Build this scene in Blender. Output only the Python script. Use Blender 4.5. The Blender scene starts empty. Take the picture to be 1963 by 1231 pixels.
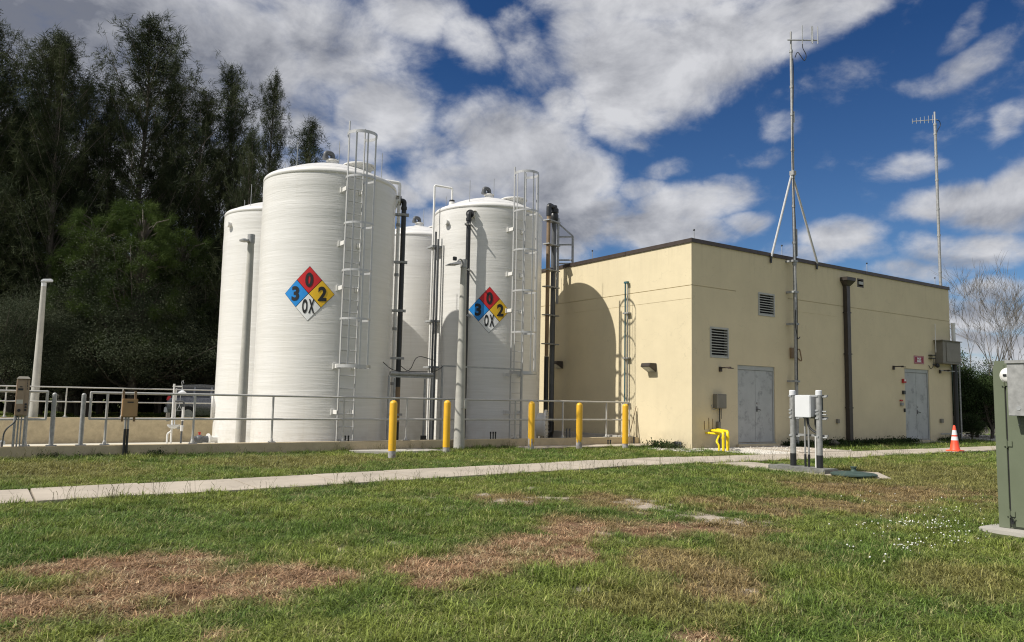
import bpy, bmesh, math, random
import numpy as np
from mathutils import Vector, Matrix

random.seed(7)
rng = np.random.default_rng(7)
sc = bpy.context.scene
COL = sc.collection
R_ = math.radians

# ------------------------------------------------------------------ camera
CAM = np.array([-16.5094, -15.1677, 1.3149])
FPX, YAW, PITCH, ROLL = 1481.6074, 0.5982, 0.0994, 0.0204
def _basis():
    cy, sy = math.cos(YAW), math.sin(YAW)
    f = np.array([sy*math.cos(PITCH), cy*math.cos(PITCH), math.sin(PITCH)])
    r = np.array([cy, -sy, 0.]); u = np.cross(r, f)
    c, s = math.cos(ROLL), math.sin(ROLL)
    return c*r+s*u, -s*r+c*u, f
RT, UP, FW = _basis()
cam = bpy.data.cameras.new('camera')
cam.sensor_fit = 'HORIZONTAL'; cam.sensor_width = 36.0
cam.lens = FPX/1963*36.0
cam.clip_start = 0.05; cam.clip_end = 5000
camo = bpy.data.objects.new('camera', cam); COL.objects.link(camo)
M = Matrix.Identity(4)
for i in range(3):
    M[i][0] = RT[i]; M[i][1] = UP[i]; M[i][2] = -FW[i]; M[i][3] = CAM[i]
camo.matrix_world = M
sc.camera = camo

def ray(px, py): return FW + RT*(px-981.5)/FPX - UP*(py-615.5)/FPX
def G(px, py, z=0.):            # the point of the level z seen at a measured spot of the photograph
    d = ray(px, py); return CAM + d*(z-CAM[2])/d[2]
def PX(px, py, x): d = ray(px, py); return CAM + d*(x-CAM[0])/d[0]
def PY(px, py, y): d = ray(px, py); return CAM + d*(y-CAM[1])/d[1]
def azel(px, py):
    d = ray(px, py); return math.atan2(d[0], d[1]), math.atan2(d[2], math.hypot(d[0], d[1]))
def by_az(px, py, dist):        # point at a horizontal distance, with the height that spot has there
    a, e = azel(px, py)
    return np.array([CAM[0]+math.sin(a)*dist, CAM[1]+math.cos(a)*dist, CAM[2]+math.tan(e)*dist])

# ------------------------------------------------------------------ light
SUN_AZ, SUN_EL = R_(280), R_(47.5)
w = bpy.data.worlds.new('World'); sc.world = w; w.use_nodes = True
nt = w.node_tree; nt.nodes.clear()
N = nt.nodes.new; Lk = nt.links.new
def wm(op, a, b=None, c=None, clamp=False):
    n = N('ShaderNodeMath'); n.operation = op; n.use_clamp = clamp
    for i, v in enumerate((a, b, c)):
        if v is None: continue
        if hasattr(v, 'links') or hasattr(v, 'node'): Lk(v, n.inputs[i])
        else: n.inputs[i].default_value = v
    return n.outputs[0]
sky = N('ShaderNodeTexSky'); sky.sky_type = 'NISHITA'; sky.sun_disc = False
sky.sun_elevation = SUN_EL; sky.sun_rotation = SUN_AZ
sky.air_density = 1.0; sky.dust_density = 0.5; sky.ozone_density = 2.0
tc = N('ShaderNodeTexCoord')
sep = N('ShaderNodeSeparateXYZ'); Lk(tc.outputs['Generated'], sep.inputs[0])
az = wm('ARCTAN2', sep.outputs[0], sep.outputs[1])
zc = wm('MAXIMUM', sep.outputs[2], 0.0)
el = wm('ARCSINE', sep.outputs[2])
comb = N('ShaderNodeCombineXYZ'); Lk(az, comb.inputs[0]); Lk(el, comb.inputs[1])
# cloud plane coordinates (a layer overhead, flattening towards the horizon)
den = wm('ADD', zc, 0.42)
cpx = wm('DIVIDE', sep.outputs[0], den); cpy = wm('DIVIDE', sep.outputs[1], den)
cpl = N('ShaderNodeCombineXYZ'); Lk(cpx, cpl.inputs[0]); Lk(cpy, cpl.inputs[1])
def wnoise(vec, scale, detail, rough, off=(0, 0, 0), dist=0.0):
    mp = N('ShaderNodeMapping'); mp.inputs['Location'].default_value = off
    Lk(vec, mp.inputs['Vector'])
    n = N('ShaderNodeTexNoise'); n.inputs['Scale'].default_value = scale
    n.inputs['Detail'].default_value = detail; n.inputs['Roughness'].default_value = rough
    n.inputs['Distortion'].default_value = dist
    Lk(mp.outputs[0], n.inputs['Vector']); return n.outputs['Fac']
# where the clouds of this afternoon stand: (spot, half sizes, tilt, weight)
BL = [(150,60,420,170,0,1.0),(420,130,260,160,0,.95),(640,70,170,110,0,.9),(250,330,420,170,0,.85),(560,210,110,90,0,.85),(150,520,420,120,0,.8),
      (735,215,105,85,0,.95),(690,290,90,30,0,.6),(790,20,110,60,0,.85),(905,85,62,45,20,.75),(985,70,50,50,30,.55),(1005,125,70,50,0,.45),
      (925,235,90,62,0,.95),(1000,310,170,100,0,1.1),(890,335,130,55,0,1.0),(1080,350,115,100,0,1.1),(1100,430,130,55,0,1.1),(1065,200,55,40,0,.8),(760,370,80,40,0,.9),(840,290,60,50,0,.7),(960,420,170,50,0,1.0),
      (1130,60,80,60,0,.9),(1190,110,150,85,0,1.1),(1190,200,100,72,20,1.05),(1330,120,190,90,-18,1.15),(1490,60,170,70,-22,1.05),(1640,15,100,40,-22,.85),(1260,0,220,60,0,1.0),(1212,255,45,28,20,.8),(1130,170,50,45,0,.8),
      (1320,400,130,42,-12,.9),(1405,375,60,38,-10,.85),(1235,378,62,28,0,.7),(1250,445,160,36,0,.95),(1430,430,50,22,0,.75),(1150,395,30,40,0,.8),
      (1625,462,85,40,0,.95),(1590,490,110,30,0,.75),(1465,305,38,18,0,.36),(1490,255,38,22,-30,.36),(1285,328,70,24,-12,.48),
      (1810,378,75,42,-10,.95),(1905,385,90,45,0,.95),(1940,340,90,40,-20,.85),(1880,475,110,32,0,.85),(1925,550,90,24,0,.9),(1880,600,160,30,0,.85),(1900,660,180,35,0,.9),(1870,720,200,30,0,.8),
      (1850,130,80,26,-22,.55),(1800,155,70,22,-10,.45),(1850,70,45,22,-40,.5),(1730,305,62,26,-8,.62),(1600,160,80,40,0,.30),(1950,208,40,18,-28,.62),
      (1750,520,110,22,0,.5),(-500,200,500,400,0,.9),(-500,600,500,150,0,.8)]
sm = None
wob = N('ShaderNodeVectorMath'); wob.operation = 'MULTIPLY_ADD'
wn = N('ShaderNodeTexNoise'); wn.inputs['Scale'].default_value = 3.5; wn.inputs['Detail'].default_value = 4
Lk(cpl.outputs[0], wn.inputs['Vector'])
Lk(wn.outputs['Color'], wob.inputs[0]); wob.inputs[1].default_value = (.10, .07, 0)
off = N('ShaderNodeVectorMath'); off.operation = 'SUBTRACT'; Lk(comb.outputs[0], off.inputs[0]); off.inputs[1].default_value = (.05, .035, 0)
Lk(off.outputs[0], wob.inputs[2])
def blobs(lst, vec):
    tot = None
    for (bx, by, rx, ry, rot, wt) in lst:
        a, e = azel(bx, by)
        mp = N('ShaderNodeMapping'); mp.vector_type = 'TEXTURE'
        mp.inputs['Location'].default_value = (a, e, 0)
        mp.inputs['Rotation'].default_value = (0, 0, R_(-rot))
        mp.inputs['Scale'].default_value = (rx/FPX, ry/FPX, 1)
        Lk(vec, mp.inputs['Vector'])
        ln = N('ShaderNodeVectorMath'); ln.operation = 'LENGTH'; Lk(mp.outputs[0], ln.inputs[0])
        mr = N('ShaderNodeMapRange'); mr.interpolation_type = 'SMOOTHSTEP'
        mr.inputs['From Min'].default_value = 1.45; mr.inputs['From Max'].default_value = 0.35
        mr.inputs['To Min'].default_value = 0; mr.inputs['To Max'].default_value = wt
        Lk(ln.outputs['Value'], mr.inputs['Value'])
        tot = mr.outputs[0] if tot is None else wm('MAXIMUM', tot, mr.outputs[0])
    return tot
cover = blobs(BL, wob.outputs[0])
# puffy detail: warped noise on the direction itself, finer towards the edges
dirv = N('ShaderNodeVectorMath'); dirv.operation = 'MULTIPLY'; Lk(tc.outputs['Generated'], dirv.inputs[0]); dirv.inputs[1].default_value = (1, 1, 1.55)
n1 = wnoise(dirv.outputs[0], 8.5, 10, .60, (3.1, 7.7, 1.2), .35)
n2 = wnoise(dirv.outputs[0], 26.0, 7, .62, (1.3, .4, 4.4), .25)
nn = wm('ADD', wm('MULTIPLY', n1, .66), wm('MULTIPLY', n2, .34))
# outside the picture broken cloud carries on, thickened to add neutral ambient light
facing = wm('ADD', wm('ADD', wm('MULTIPLY', sep.outputs[0], float(FW[0])), wm('MULTIPLY', sep.outputs[1], float(FW[1]))), wm('MULTIPLY', sep.outputs[2], float(FW[2])))
outside = N('ShaderNodeMapRange'); outside.inputs['From Min'].default_value = .78; outside.inputs['From Max'].default_value = .60
outside.inputs['To Max'].default_value = .72; Lk(facing, outside.inputs['Value'])
cov = wm('MAXIMUM', cover, outside.outputs[0])
field = wm('ADD', cov, wm('MULTIPLY', wm('SUBTRACT', nn, .5), 2.2))
dens = N('ShaderNodeMapRange'); dens.interpolation_type = 'SMOOTHSTEP'
dens.inputs['From Min'].default_value = .08; dens.inputs['From Max'].default_value = 1.02; Lk(field, dens.inputs['Value'])
# cloud body: thick parts grey underneath, thin parts and tops bright
thick = N('ShaderNodeMapRange'); thick.inputs['From Min'].default_value = .55; thick.inputs['From Max'].default_value = 1.5
thick.inputs['To Min'].default_value = 0; thick.inputs['To Max'].default_value = 1; Lk(field, thick.inputs['Value'])
n3 = wnoise(dirv.outputs[0], 7.5, 8, .56, (8.2, 2.2, 6.), .3)
lobe = N('ShaderNodeMapRange'); lobe.inputs['From Min'].default_value = .38; lobe.inputs['From Max'].default_value = .64
lobe.inputs['To Min'].default_value = 0; lobe.inputs['To Max'].default_value = 1; Lk(n3, lobe.inputs['Value'])
DK = [(100,100,420,130,0,1.0),(330,190,230,90,0,.75),(620,60,80,50,0,.35),(1130,440,190,45,0,.85),(1040,400,120,45,0,.5),(880,380,120,30,0,.3),(1250,455,170,25,0,.6),(1905,420,120,26,0,.6),(1640,440,70,16,0,.5),
      (1350,200,120,30,-25,.45),(1200,170,60,40,0,.3),(1900,575,140,20,0,.7),(1880,495,120,14,0,.6),(1900,640,150,16,0,.6),(1560,480,70,20,0,.4),(1830,345,60,20,0,.3)]
dark = blobs(DK, wob.outputs[0])
n1s = wnoise(dirv.outputs[0], 8.5, 6, .60, (3.1+.022, 7.7-.004, 1.2-.030), .35)
rel = wm('MULTIPLY', wm('SUBTRACT', n1s, n1), 1.8)
shade = wm('ADD', wm('ADD', wm('MULTIPLY', thick.outputs[0], .34), rel), wm('ADD', wm('MULTIPLY', lobe.outputs[0], .30), wm('MULTIPLY', dark, .60)), clamp=True)
ccol = N('ShaderNodeMix'); ccol.data_type = 'RGBA'
ccol.inputs['A'].default_value = (5.9, 5.95, 6.2, 1); ccol.inputs['B'].default_value = (1.6, 1.72, 2.1, 1)
Lk(shade, ccol.inputs['Factor'])
skyc = N('ShaderNodeMix'); skyc.data_type = 'RGBA'; skyc.blend_type = 'MULTIPLY'; skyc.inputs['Factor'].default_value = 1
tint = N('ShaderNodeMix'); tint.data_type = 'RGBA'; tint.inputs['A'].default_value = (.46, .62, .80, 1); tint.inputs['B'].default_value = (.15, .31, .53, 1)
hi_ = N('ShaderNodeMapRange'); hi_.inputs['From Min'].default_value = .02; hi_.inputs['From Max'].default_value = .42; Lk(sep.outputs[2], hi_.inputs['Value']); Lk(hi_.outputs[0], tint.inputs['Factor'])
Lk(sky.outputs[0], skyc.inputs['A']); Lk(tint.outputs['Result'], skyc.inputs['B'])
fin = N('ShaderNodeMix'); fin.data_type = 'RGBA'
Lk(wm('MULTIPLY', dens.outputs[0], .97), fin.inputs['Factor'])
Lk(skyc.outputs['Result'], fin.inputs['A']); Lk(ccol.outputs['Result'], fin.inputs['B'])
bg = N('ShaderNodeBackground'); bg.inputs['Strength'].default_value = 0.10
Lk(fin.outputs['Result'], bg.inputs['Color'])
wo = N('ShaderNodeOutputWorld'); Lk(bg.outputs[0], wo.inputs['Surface'])

sl = bpy.data.lights.new('sun', 'SUN'); sl.energy = 4.6; sl.angle = R_(.53); sl.color = (1.0, .95, .87)
so = bpy.data.objects.new('sun', sl); COL.objects.link(so)
sdir = Vector((math.sin(SUN_AZ)*math.cos(SUN_EL), math.cos(SUN_AZ)*math.cos(SUN_EL), math.sin(SUN_EL)))
so.rotation_euler = sdir.to_track_quat('Z', 'Y').to_euler(); so.location = (-30, 0, 30)
sc.view_settings.view_transform = 'Standard'; sc.view_settings.look = 'None'
sc.view_settings.exposure = 0.20; sc.view_settings.gamma = 1.0; sc.view_settings.use_curve_mapping = False
sc.cycles.max_bounces = 6; sc.cycles.diffuse_bounces = 3; sc.cycles.transparent_max_bounces = 8
sc.cycles.use_denoising = True
sc.cycles.denoiser = 'OPENIMAGEDENOISE'
sc.cycles.denoising_input_passes = 'RGB_ALBEDO_NORMAL'
sc.cycles.denoising_prefilter = 'NONE'
sc.cycles.filter_width = 1.15
sc.cycles.sample_clamp_indirect = 4.0
sc.cycles.use_adaptive_sampling = False

# ------------------------------------------------------------------ materials
def s2l(c): return tuple((x/12.92 if x <= .04045 else ((x+.055)/1.055)**2.4) for x in c)
class NT:
    def __init__(s, name):
        s.m = bpy.data.materials.new(name); s.m.use_nodes = True; s.t = s.m.node_tree
        s.b = s.t.nodes['Principled BSDF']; s.geo = s.t.nodes.new('ShaderNodeNewGeometry')
    def n(s, t, **kw):
        x = s.t.nodes.new(t)
        for k, v in kw.items(): setattr(x, k, v)
        return x
    def l(s, a, b): s.t.links.new(a, b)
    def noise(s, scale=5, detail=4, rough=.55, stretch=(1, 1, 1), src=None, off=(0, 0, 0)):
        mp = s.n('ShaderNodeMapping'); mp.inputs['Scale'].default_value = stretch; mp.inputs['Location'].default_value = off
        s.l(src or s.geo.outputs['Position'], mp.inputs['Vector'])
        x = s.n('ShaderNodeTexNoise'); x.inputs['Scale'].default_value = scale; x.inputs['Detail'].default_value = detail
        x.inputs['Roughness'].default_value = rough; s.l(mp.outputs[0], x.inputs['Vector']); return x.outputs['Fac']
    def ramp(s, v, a, b, lo=0., hi=1.):
        x = s.n('ShaderNodeMapRange'); x.inputs['From Min'].default_value = a; x.inputs['From Max'].default_value = b
        x.inputs['To Min'].default_value = lo; x.inputs['To Max'].default_value = hi; s.l(v, x.inputs['Value']); return x.outputs[0]
    def mix(s, f, a, b, blend='MIX'):
        x = s.n('ShaderNodeMix'); x.data_type = 'RGBA'; x.blend_type = blend
        for k, v in (('Factor', f), ('A', a), ('B', b)):
            if hasattr(v, 'node'): s.l(v, x.inputs[k])
            elif k == 'Factor': x.inputs[k].default_value = v
            else: x.inputs[k].default_value = (*v[:3], 1)
        return x.outputs['Result']
    def bump(s, h, strength=.3, dist=.01, prev=None):
        x = s.n('ShaderNodeBump'); x.inputs['Strength'].default_value = strength; x.inputs['Distance'].default_value = dist
        s.l(h, x.inputs['Height'])
        if prev: s.l(prev, x.inputs['Normal'])
        s.l(x.outputs[0], s.b.inputs['Normal']); return x.outputs[0]
    def math(s, op, a, b):
        x = s.n('ShaderNodeMath'); x.operation = op
        for i, v in enumerate((a, b)):
            if hasattr(v, 'node'): s.l(v, x.inputs[i])
            else: x.inputs[i].default_value = v
        return x.outputs[0]

def pmat(name, col, rough=.6, metal=0., var=.18, vscale=2.5, bump=.15, bscale=60, stretch=(1, 1, 1), dirt=None, dirtcol=(.12, .10, .08), dscale=6, spec=.5):
    k = NT(name); k.b.inputs['Roughness'].default_value = rough; k.b.inputs['Metallic'].default_value = metal
    k.b.inputs['Specular IOR Level'].default_value = spec
    a = tuple(c*(1-var) for c in col); b = tuple(min(c*(1+var), .95) for c in col)
    c = k.mix(k.ramp(k.noise(vscale, 5, .6, stretch), .3, .7), a, b)
    if dirt:
        f = k.ramp(k.noise(dscale, 6, .7, off=(5, 2, 9)), 1-dirt, 1-dirt+.12)
        c = k.mix(f, c, dirtcol)
    k.l(c, k.b.inputs['Base Color'])
    rr = k.ramp(k.noise(vscale*3, 4, .6), .2, .8, max(.05, rough-.12), min(1, rough+.12)); k.l(rr, k.b.inputs['Roughness'])
    if bump: k.bump(k.noise(bscale, 3, .6, stretch), bump, .004)
    return k.m

def leafmat(name, a, b, trans=.25, attr=None):
    k = NT(name); k.b.inputs['Roughness'].default_value = .75; k.b.inputs['Specular IOR Level'].default_value = .15
    c = k.mix(k.ramp(k.noise(.6, 4, .6), .35, .65), a, b)
    rp = k.n('ShaderNodeObjectInfo')
    k.l(c, k.b.inputs['Base Color'])
    tr = k.n('ShaderNodeBsdfTranslucent'); k.l(c, tr.inputs['Color'])
    mx = k.n('ShaderNodeMixShader'); mx.inputs[0].default_value = trans
    k.l(k.b.outputs[0], mx.inputs[1]); k.l(tr.outputs[0], mx.inputs[2])
    k.l(mx.outputs[0], k.t.nodes['Material Output'].inputs['Surface'])
    return k.m

def stucco(name, col):
    k = NT(name); k.b.inputs['Roughness'].default_value = .88; k.b.inputs['Specular IOR Level'].default_value = .25
    c = k.mix(k.ramp(k.noise(.7, 6, .65), .3, .7), tuple(x*.93 for x in col), tuple(x*1.05 for x in col))
    c = k.mix(k.ramp(k.noise(1.2, 6, .7, (2.5, 2.5, .25), off=(4, 4, 1)), .52, .78, 0, .2), c, tuple(x*.78 for x in col))
    z = k.n('ShaderNodeSeparateXYZ'); k.l(k.geo.outputs['Position'], z.inputs[0])
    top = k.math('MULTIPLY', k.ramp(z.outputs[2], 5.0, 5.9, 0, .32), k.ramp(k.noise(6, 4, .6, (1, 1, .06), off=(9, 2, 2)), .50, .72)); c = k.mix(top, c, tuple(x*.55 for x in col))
    vo = k.n('ShaderNodeTexVoronoi'); vo.feature = 'DISTANCE_TO_EDGE'; vo.inputs['Scale'].default_value = .55; wv = k.n('ShaderNodeVectorMath'); wv.operation = 'ADD'; nn_ = k.n('ShaderNodeTexNoise'); nn_.inputs['Scale'].default_value = 2.2; k.l(k.geo.outputs['Position'], nn_.inputs['Vector']); k.l(k.geo.outputs['Position'], wv.inputs[0]); k.l(nn_.outputs['Color'], wv.inputs[1]); k.l(wv.outputs[0], vo.inputs['Vector'])
    c = k.mix(k.ramp(vo.outputs['Distance'], .0040, .001, 0, .20), c, tuple(x*.5 for x in col))
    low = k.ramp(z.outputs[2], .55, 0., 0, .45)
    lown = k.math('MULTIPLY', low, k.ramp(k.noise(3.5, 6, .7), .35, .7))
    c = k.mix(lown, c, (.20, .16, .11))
    k.l(c, k.b.inputs['Base Color'])
    p = k.bump(k.noise(3.0, 4, .5), .25, .02)
    k.bump(k.noise(95, 4, .65), .45, .004, p)
    return k.m

M_stucco = stucco('stucco', (.67, .582, .395))
M_curb = stucco('curb_paint', (.56, .47, .31))
def m_tank():
    k = NT('tank_fibreglass'); k.b.inputs['Roughness'].default_value = .36; k.b.inputs['Specular IOR Level'].default_value = .45
    k.b.inputs['Coat Weight'].default_value = .15; k.b.inputs['Coat Roughness'].default_value = .3
    band = k.noise(3.2, 6, .62, (.22, .22, 4.2))
    fine = k.noise(6, 6, .7, (.30, .30, 7.0), off=(2, 5, 0)); amt = k.ramp(k.noise(.9, 3, .5, (.5, .5, 1.4), off=(7, 7, 7)), .35, .65, .15, 1.)
    c = k.mix(k.ramp(band, .36, .66), (.645, .635, .60), (.705, .695, .665))
    c = k.mix(k.ramp(fine, .50, .76, 0, .14), c, (.55, .52, .46))
    c = k.mix(k.ramp(k.noise(.8, 5, .6, (1, 1, .35)), .5, .8, 0, .3), c, (.66, .62, .52)); c = k.mix(k.ramp(k.noise(5, 4, .6, (1, 1, .05), off=(3, 1, 0)), .60, .80, 0, .28), c, (.50, .46, .38))
    z = k.n('ShaderNodeSeparateXYZ'); k.l(k.geo.outputs['Position'], z.inputs[0]); c = k.mix(k.math('MULTIPLY', k.ramp(z.outputs[2], .9, -.3, 0, .6), k.ramp(k.noise(4, 5, .6), .35, .7)), c, (.45, .41, .34))
    k.l(c, k.b.inputs['Base Color'])
    k.l(k.ramp(fine, .3, .7, .28, .5), k.b.inputs['Roughness'])
    p = k.bump(band, .32, .025)
    p = k.bump(k.math('MULTIPLY', k.noise(7, 5, .6, (.30, .30, 5.0), off=(1, 1, 3)), amt), .55, .010, p)
    k.bump(k.noise(30, 3, .6), .12, .003, p)
    return k.m
M_tank = m_tank()
M_tankdome = pmat('tank_dome_gelcoat', (.69, .68, .65), .4, var=.04, bump=.1, bscale=20)
M_alu = pmat('aluminium', (.50, .50, .49), .38, .35, .08, 8, .08, 80)
M_alurail = pmat('aluminium_rail', (.47, .46, .43), .5, .2, .08, 6, .1, 60)
M_galv = pmat('galvanised_steel', (.33, .33, .32), .5, .3, .22, 14, .1, 60)
M_galvp = pmat('weathered_galvanised', (.34, .35, .35), .62, .3, .2, 9, .15, 50, dirt=.3, dirtcol=(.2, .16, .12))
M_pole = pmat('concrete_pole', (.42, .41, .37), .85, 0, .12, 5, .5, 55, dirt=.36, dirtcol=(.24, .22, .19))
M_yellow = pmat('yellow_bollard_paint', (.80, .45, .025), .45, 0, .08, 4, .2, 25, dirt=.38, dirtcol=(.42, .30, .12), dscale=9)
M_gas = pmat('yellow_gas_paint', (.92, .68, .012), .4, 0, .06, 5, .1, 30)
M_chip = pmat('bare_chipped_steel', (.38, .36, .35), .7, .1, .3, 14, .4, 30, dirt=.45, dirtcol=(.25, .15, .10))
M_brown = pmat('bronze_trim', (.060, .045, .037), .45, .2, .15, 3, .1, 30)
M_down = pmat('downspout_bronze', (.052, .042, .036), .4, .15, .2, 3, .1, 30)
M_black = pmat('black_pvc', (.018, .019, .020), .4, 0, .2, 5, .1, 30)
M_dgrey = pmat('dark_grey_pvc', (.09, .095, .10), .5, 0, .15, 5, .1, 30)
M_brownpipe = pmat('faded_brown_pipe', (.22, .15, .085), .6, 0, .2, 3, .1, 30)
M_whitepvc = pmat('white_pvc', (.74, .73, .70), .4, 0, .06, 5, .08, 30)
M_white = pmat('white_enclosure', (.66, .67, .68), .35, 0, .04, 4, .05, 30)
M_door = pmat('grey_door_paint', (.40, .415, .412), .45, 0, .10, 1.6, .12, 20, dirt=.46, dirtcol=(.25, .26, .262), dscale=2.3)
M_frame = pmat('grey_frame_paint', (.38, .40, .39), .5, 0, .08, 3, .1, 30)
M_louv = pmat('louver_metal', (.42, .42, .38), .45, .3, .1, 5, .1, 30)
M_dark = pmat('recess_shade', (.012, .012, .012), .8, 0, .1, 3, 0)  # near-black colour standing in for shade inside gaps and openings
M_conc = pmat('concrete', (.40, .38, .34), .9, 0, .14, 1.3, .5, 45, dirt=.36, dirtcol=(.25, .23, .2), dscale=3)
M_path = pmat('path_concrete', (.405, .355, .288), .9, 0, .17, 1.1, .5, 45, dirt=.40, dirtcol=(.27, .235, .19), dscale=2.6)
M_oldconc = pmat('mossy_concrete', (.19, .19, .17), .92, 0, .3, 5, .6, 40, dirt=.48, dirtcol=(.09, .09, .075))
M_pit = pmat('pit_floor_concrete', (.55, .52, .44), .85, 0, .1, 1.5, .3, 40, dirt=.3)
M_beige = pmat('sun_faded_enclosure', (.33, .245, .165), .6, 0, .1, 3, .1, 30, dirt=.33, dirtcol=(.20, .14, .09))
M_beige2 = pmat('tan_enclosure', (.35, .22, .10), .6, 0, .1, 3, .1, 30)
M_jbox = pmat('taupe_box', (.20, .185, .15), .5, 0, .1, 4, .1, 30)
M_green = pmat('cabinet_green', (.130, .150, .098), .42, 0, .08, 1.5, .08, 60, dirt=.32, dirtcol=(.12, .14, .09))
M_hatch = pmat('green_hatch_lid', (.045, .075, .062), .6, 0, .2, 9, .3, 60)
M_red = pmat('red_plastic', (.45, .02, .02), .4, 0, .1, 5, .05, 30)
M_orange = pmat('cone_orange', (.90, .085, .035), .5, 0, .07, 6, .08, 30)
M_band = pmat('cone_white_band', (.75, .75, .75), .3, 0, .1, 20, .1, 60)
M_blue = pmat('teal_conduit', (.045, .125, .145), .5, .2, .15, 5, .1, 30)
M_bark = pmat('bark', (.10, .085, .07), .95, 0, .35, 6, .8, 20)
M_greybark = pmat('bare_bark', (.17, .158, .145), .9, 0, .3, 5, .6, 20)
M_stone = pmat('pale_gravel', (.58, .55, .49), .9, 0, .25, 12, .3, 60)
M_rock = pmat('field_rock', (.11, .10, .08), .9, 0, .4, 9, .6, 30)
M_petal = pmat('white_petals', (.78, .78, .74), .7, 0, .05, 5, 0)
M_glass = pmat('car_glass', (.012, .014, .016), .08, 0, .1, 3, 0, spec=.8)
M_carp = pmat('car_paint', (.14, .145, .16), .28, .5, .05, 3, 0)
M_tyre = pmat('tyre_rubber', (.015, .015, .015), .85, 0, .2, 12, .2, 40)
M_lens = pmat('lamp_lens', (.45, .45, .42), .25, 0, .05, 3, .1, 60)
M_sblack = pmat('sign_black', (.008, .008, .008), .5, 0, .1, 3, 0)
M_sred = pmat('sign_red', (.52, .012, .014), .42, 0, .06, 2, 0)
M_sblue = pmat('sign_blue', (.012, .23, .62), .42, 0, .06, 2, 0)
M_syel = pmat('sign_yellow', (.72, .44, .012), .42, 0, .06, 2, 0)
M_swhite = pmat('sign_white', (.72, .73, .72), .42, 0, .05, 2, 0)
M_maroon = pmat('sign_maroon', (.30, .018, .05), .5, 0, .08, 2, 0)
M_needle = leafmat('casuarina_needles', (.017, .028, .012), (.066, .078, .034), .12)
M_pine = leafmat('pine_needles', (.045, .075, .018), (.085, .125, .03), .25)
M_oak = leafmat('oak_leaves', (.030, .042, .022), (.078, .090, .052), .12)
M_bush = leafmat('bush_leaves', (.018, .032, .012), (.05, .08, .024), .2)

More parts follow.
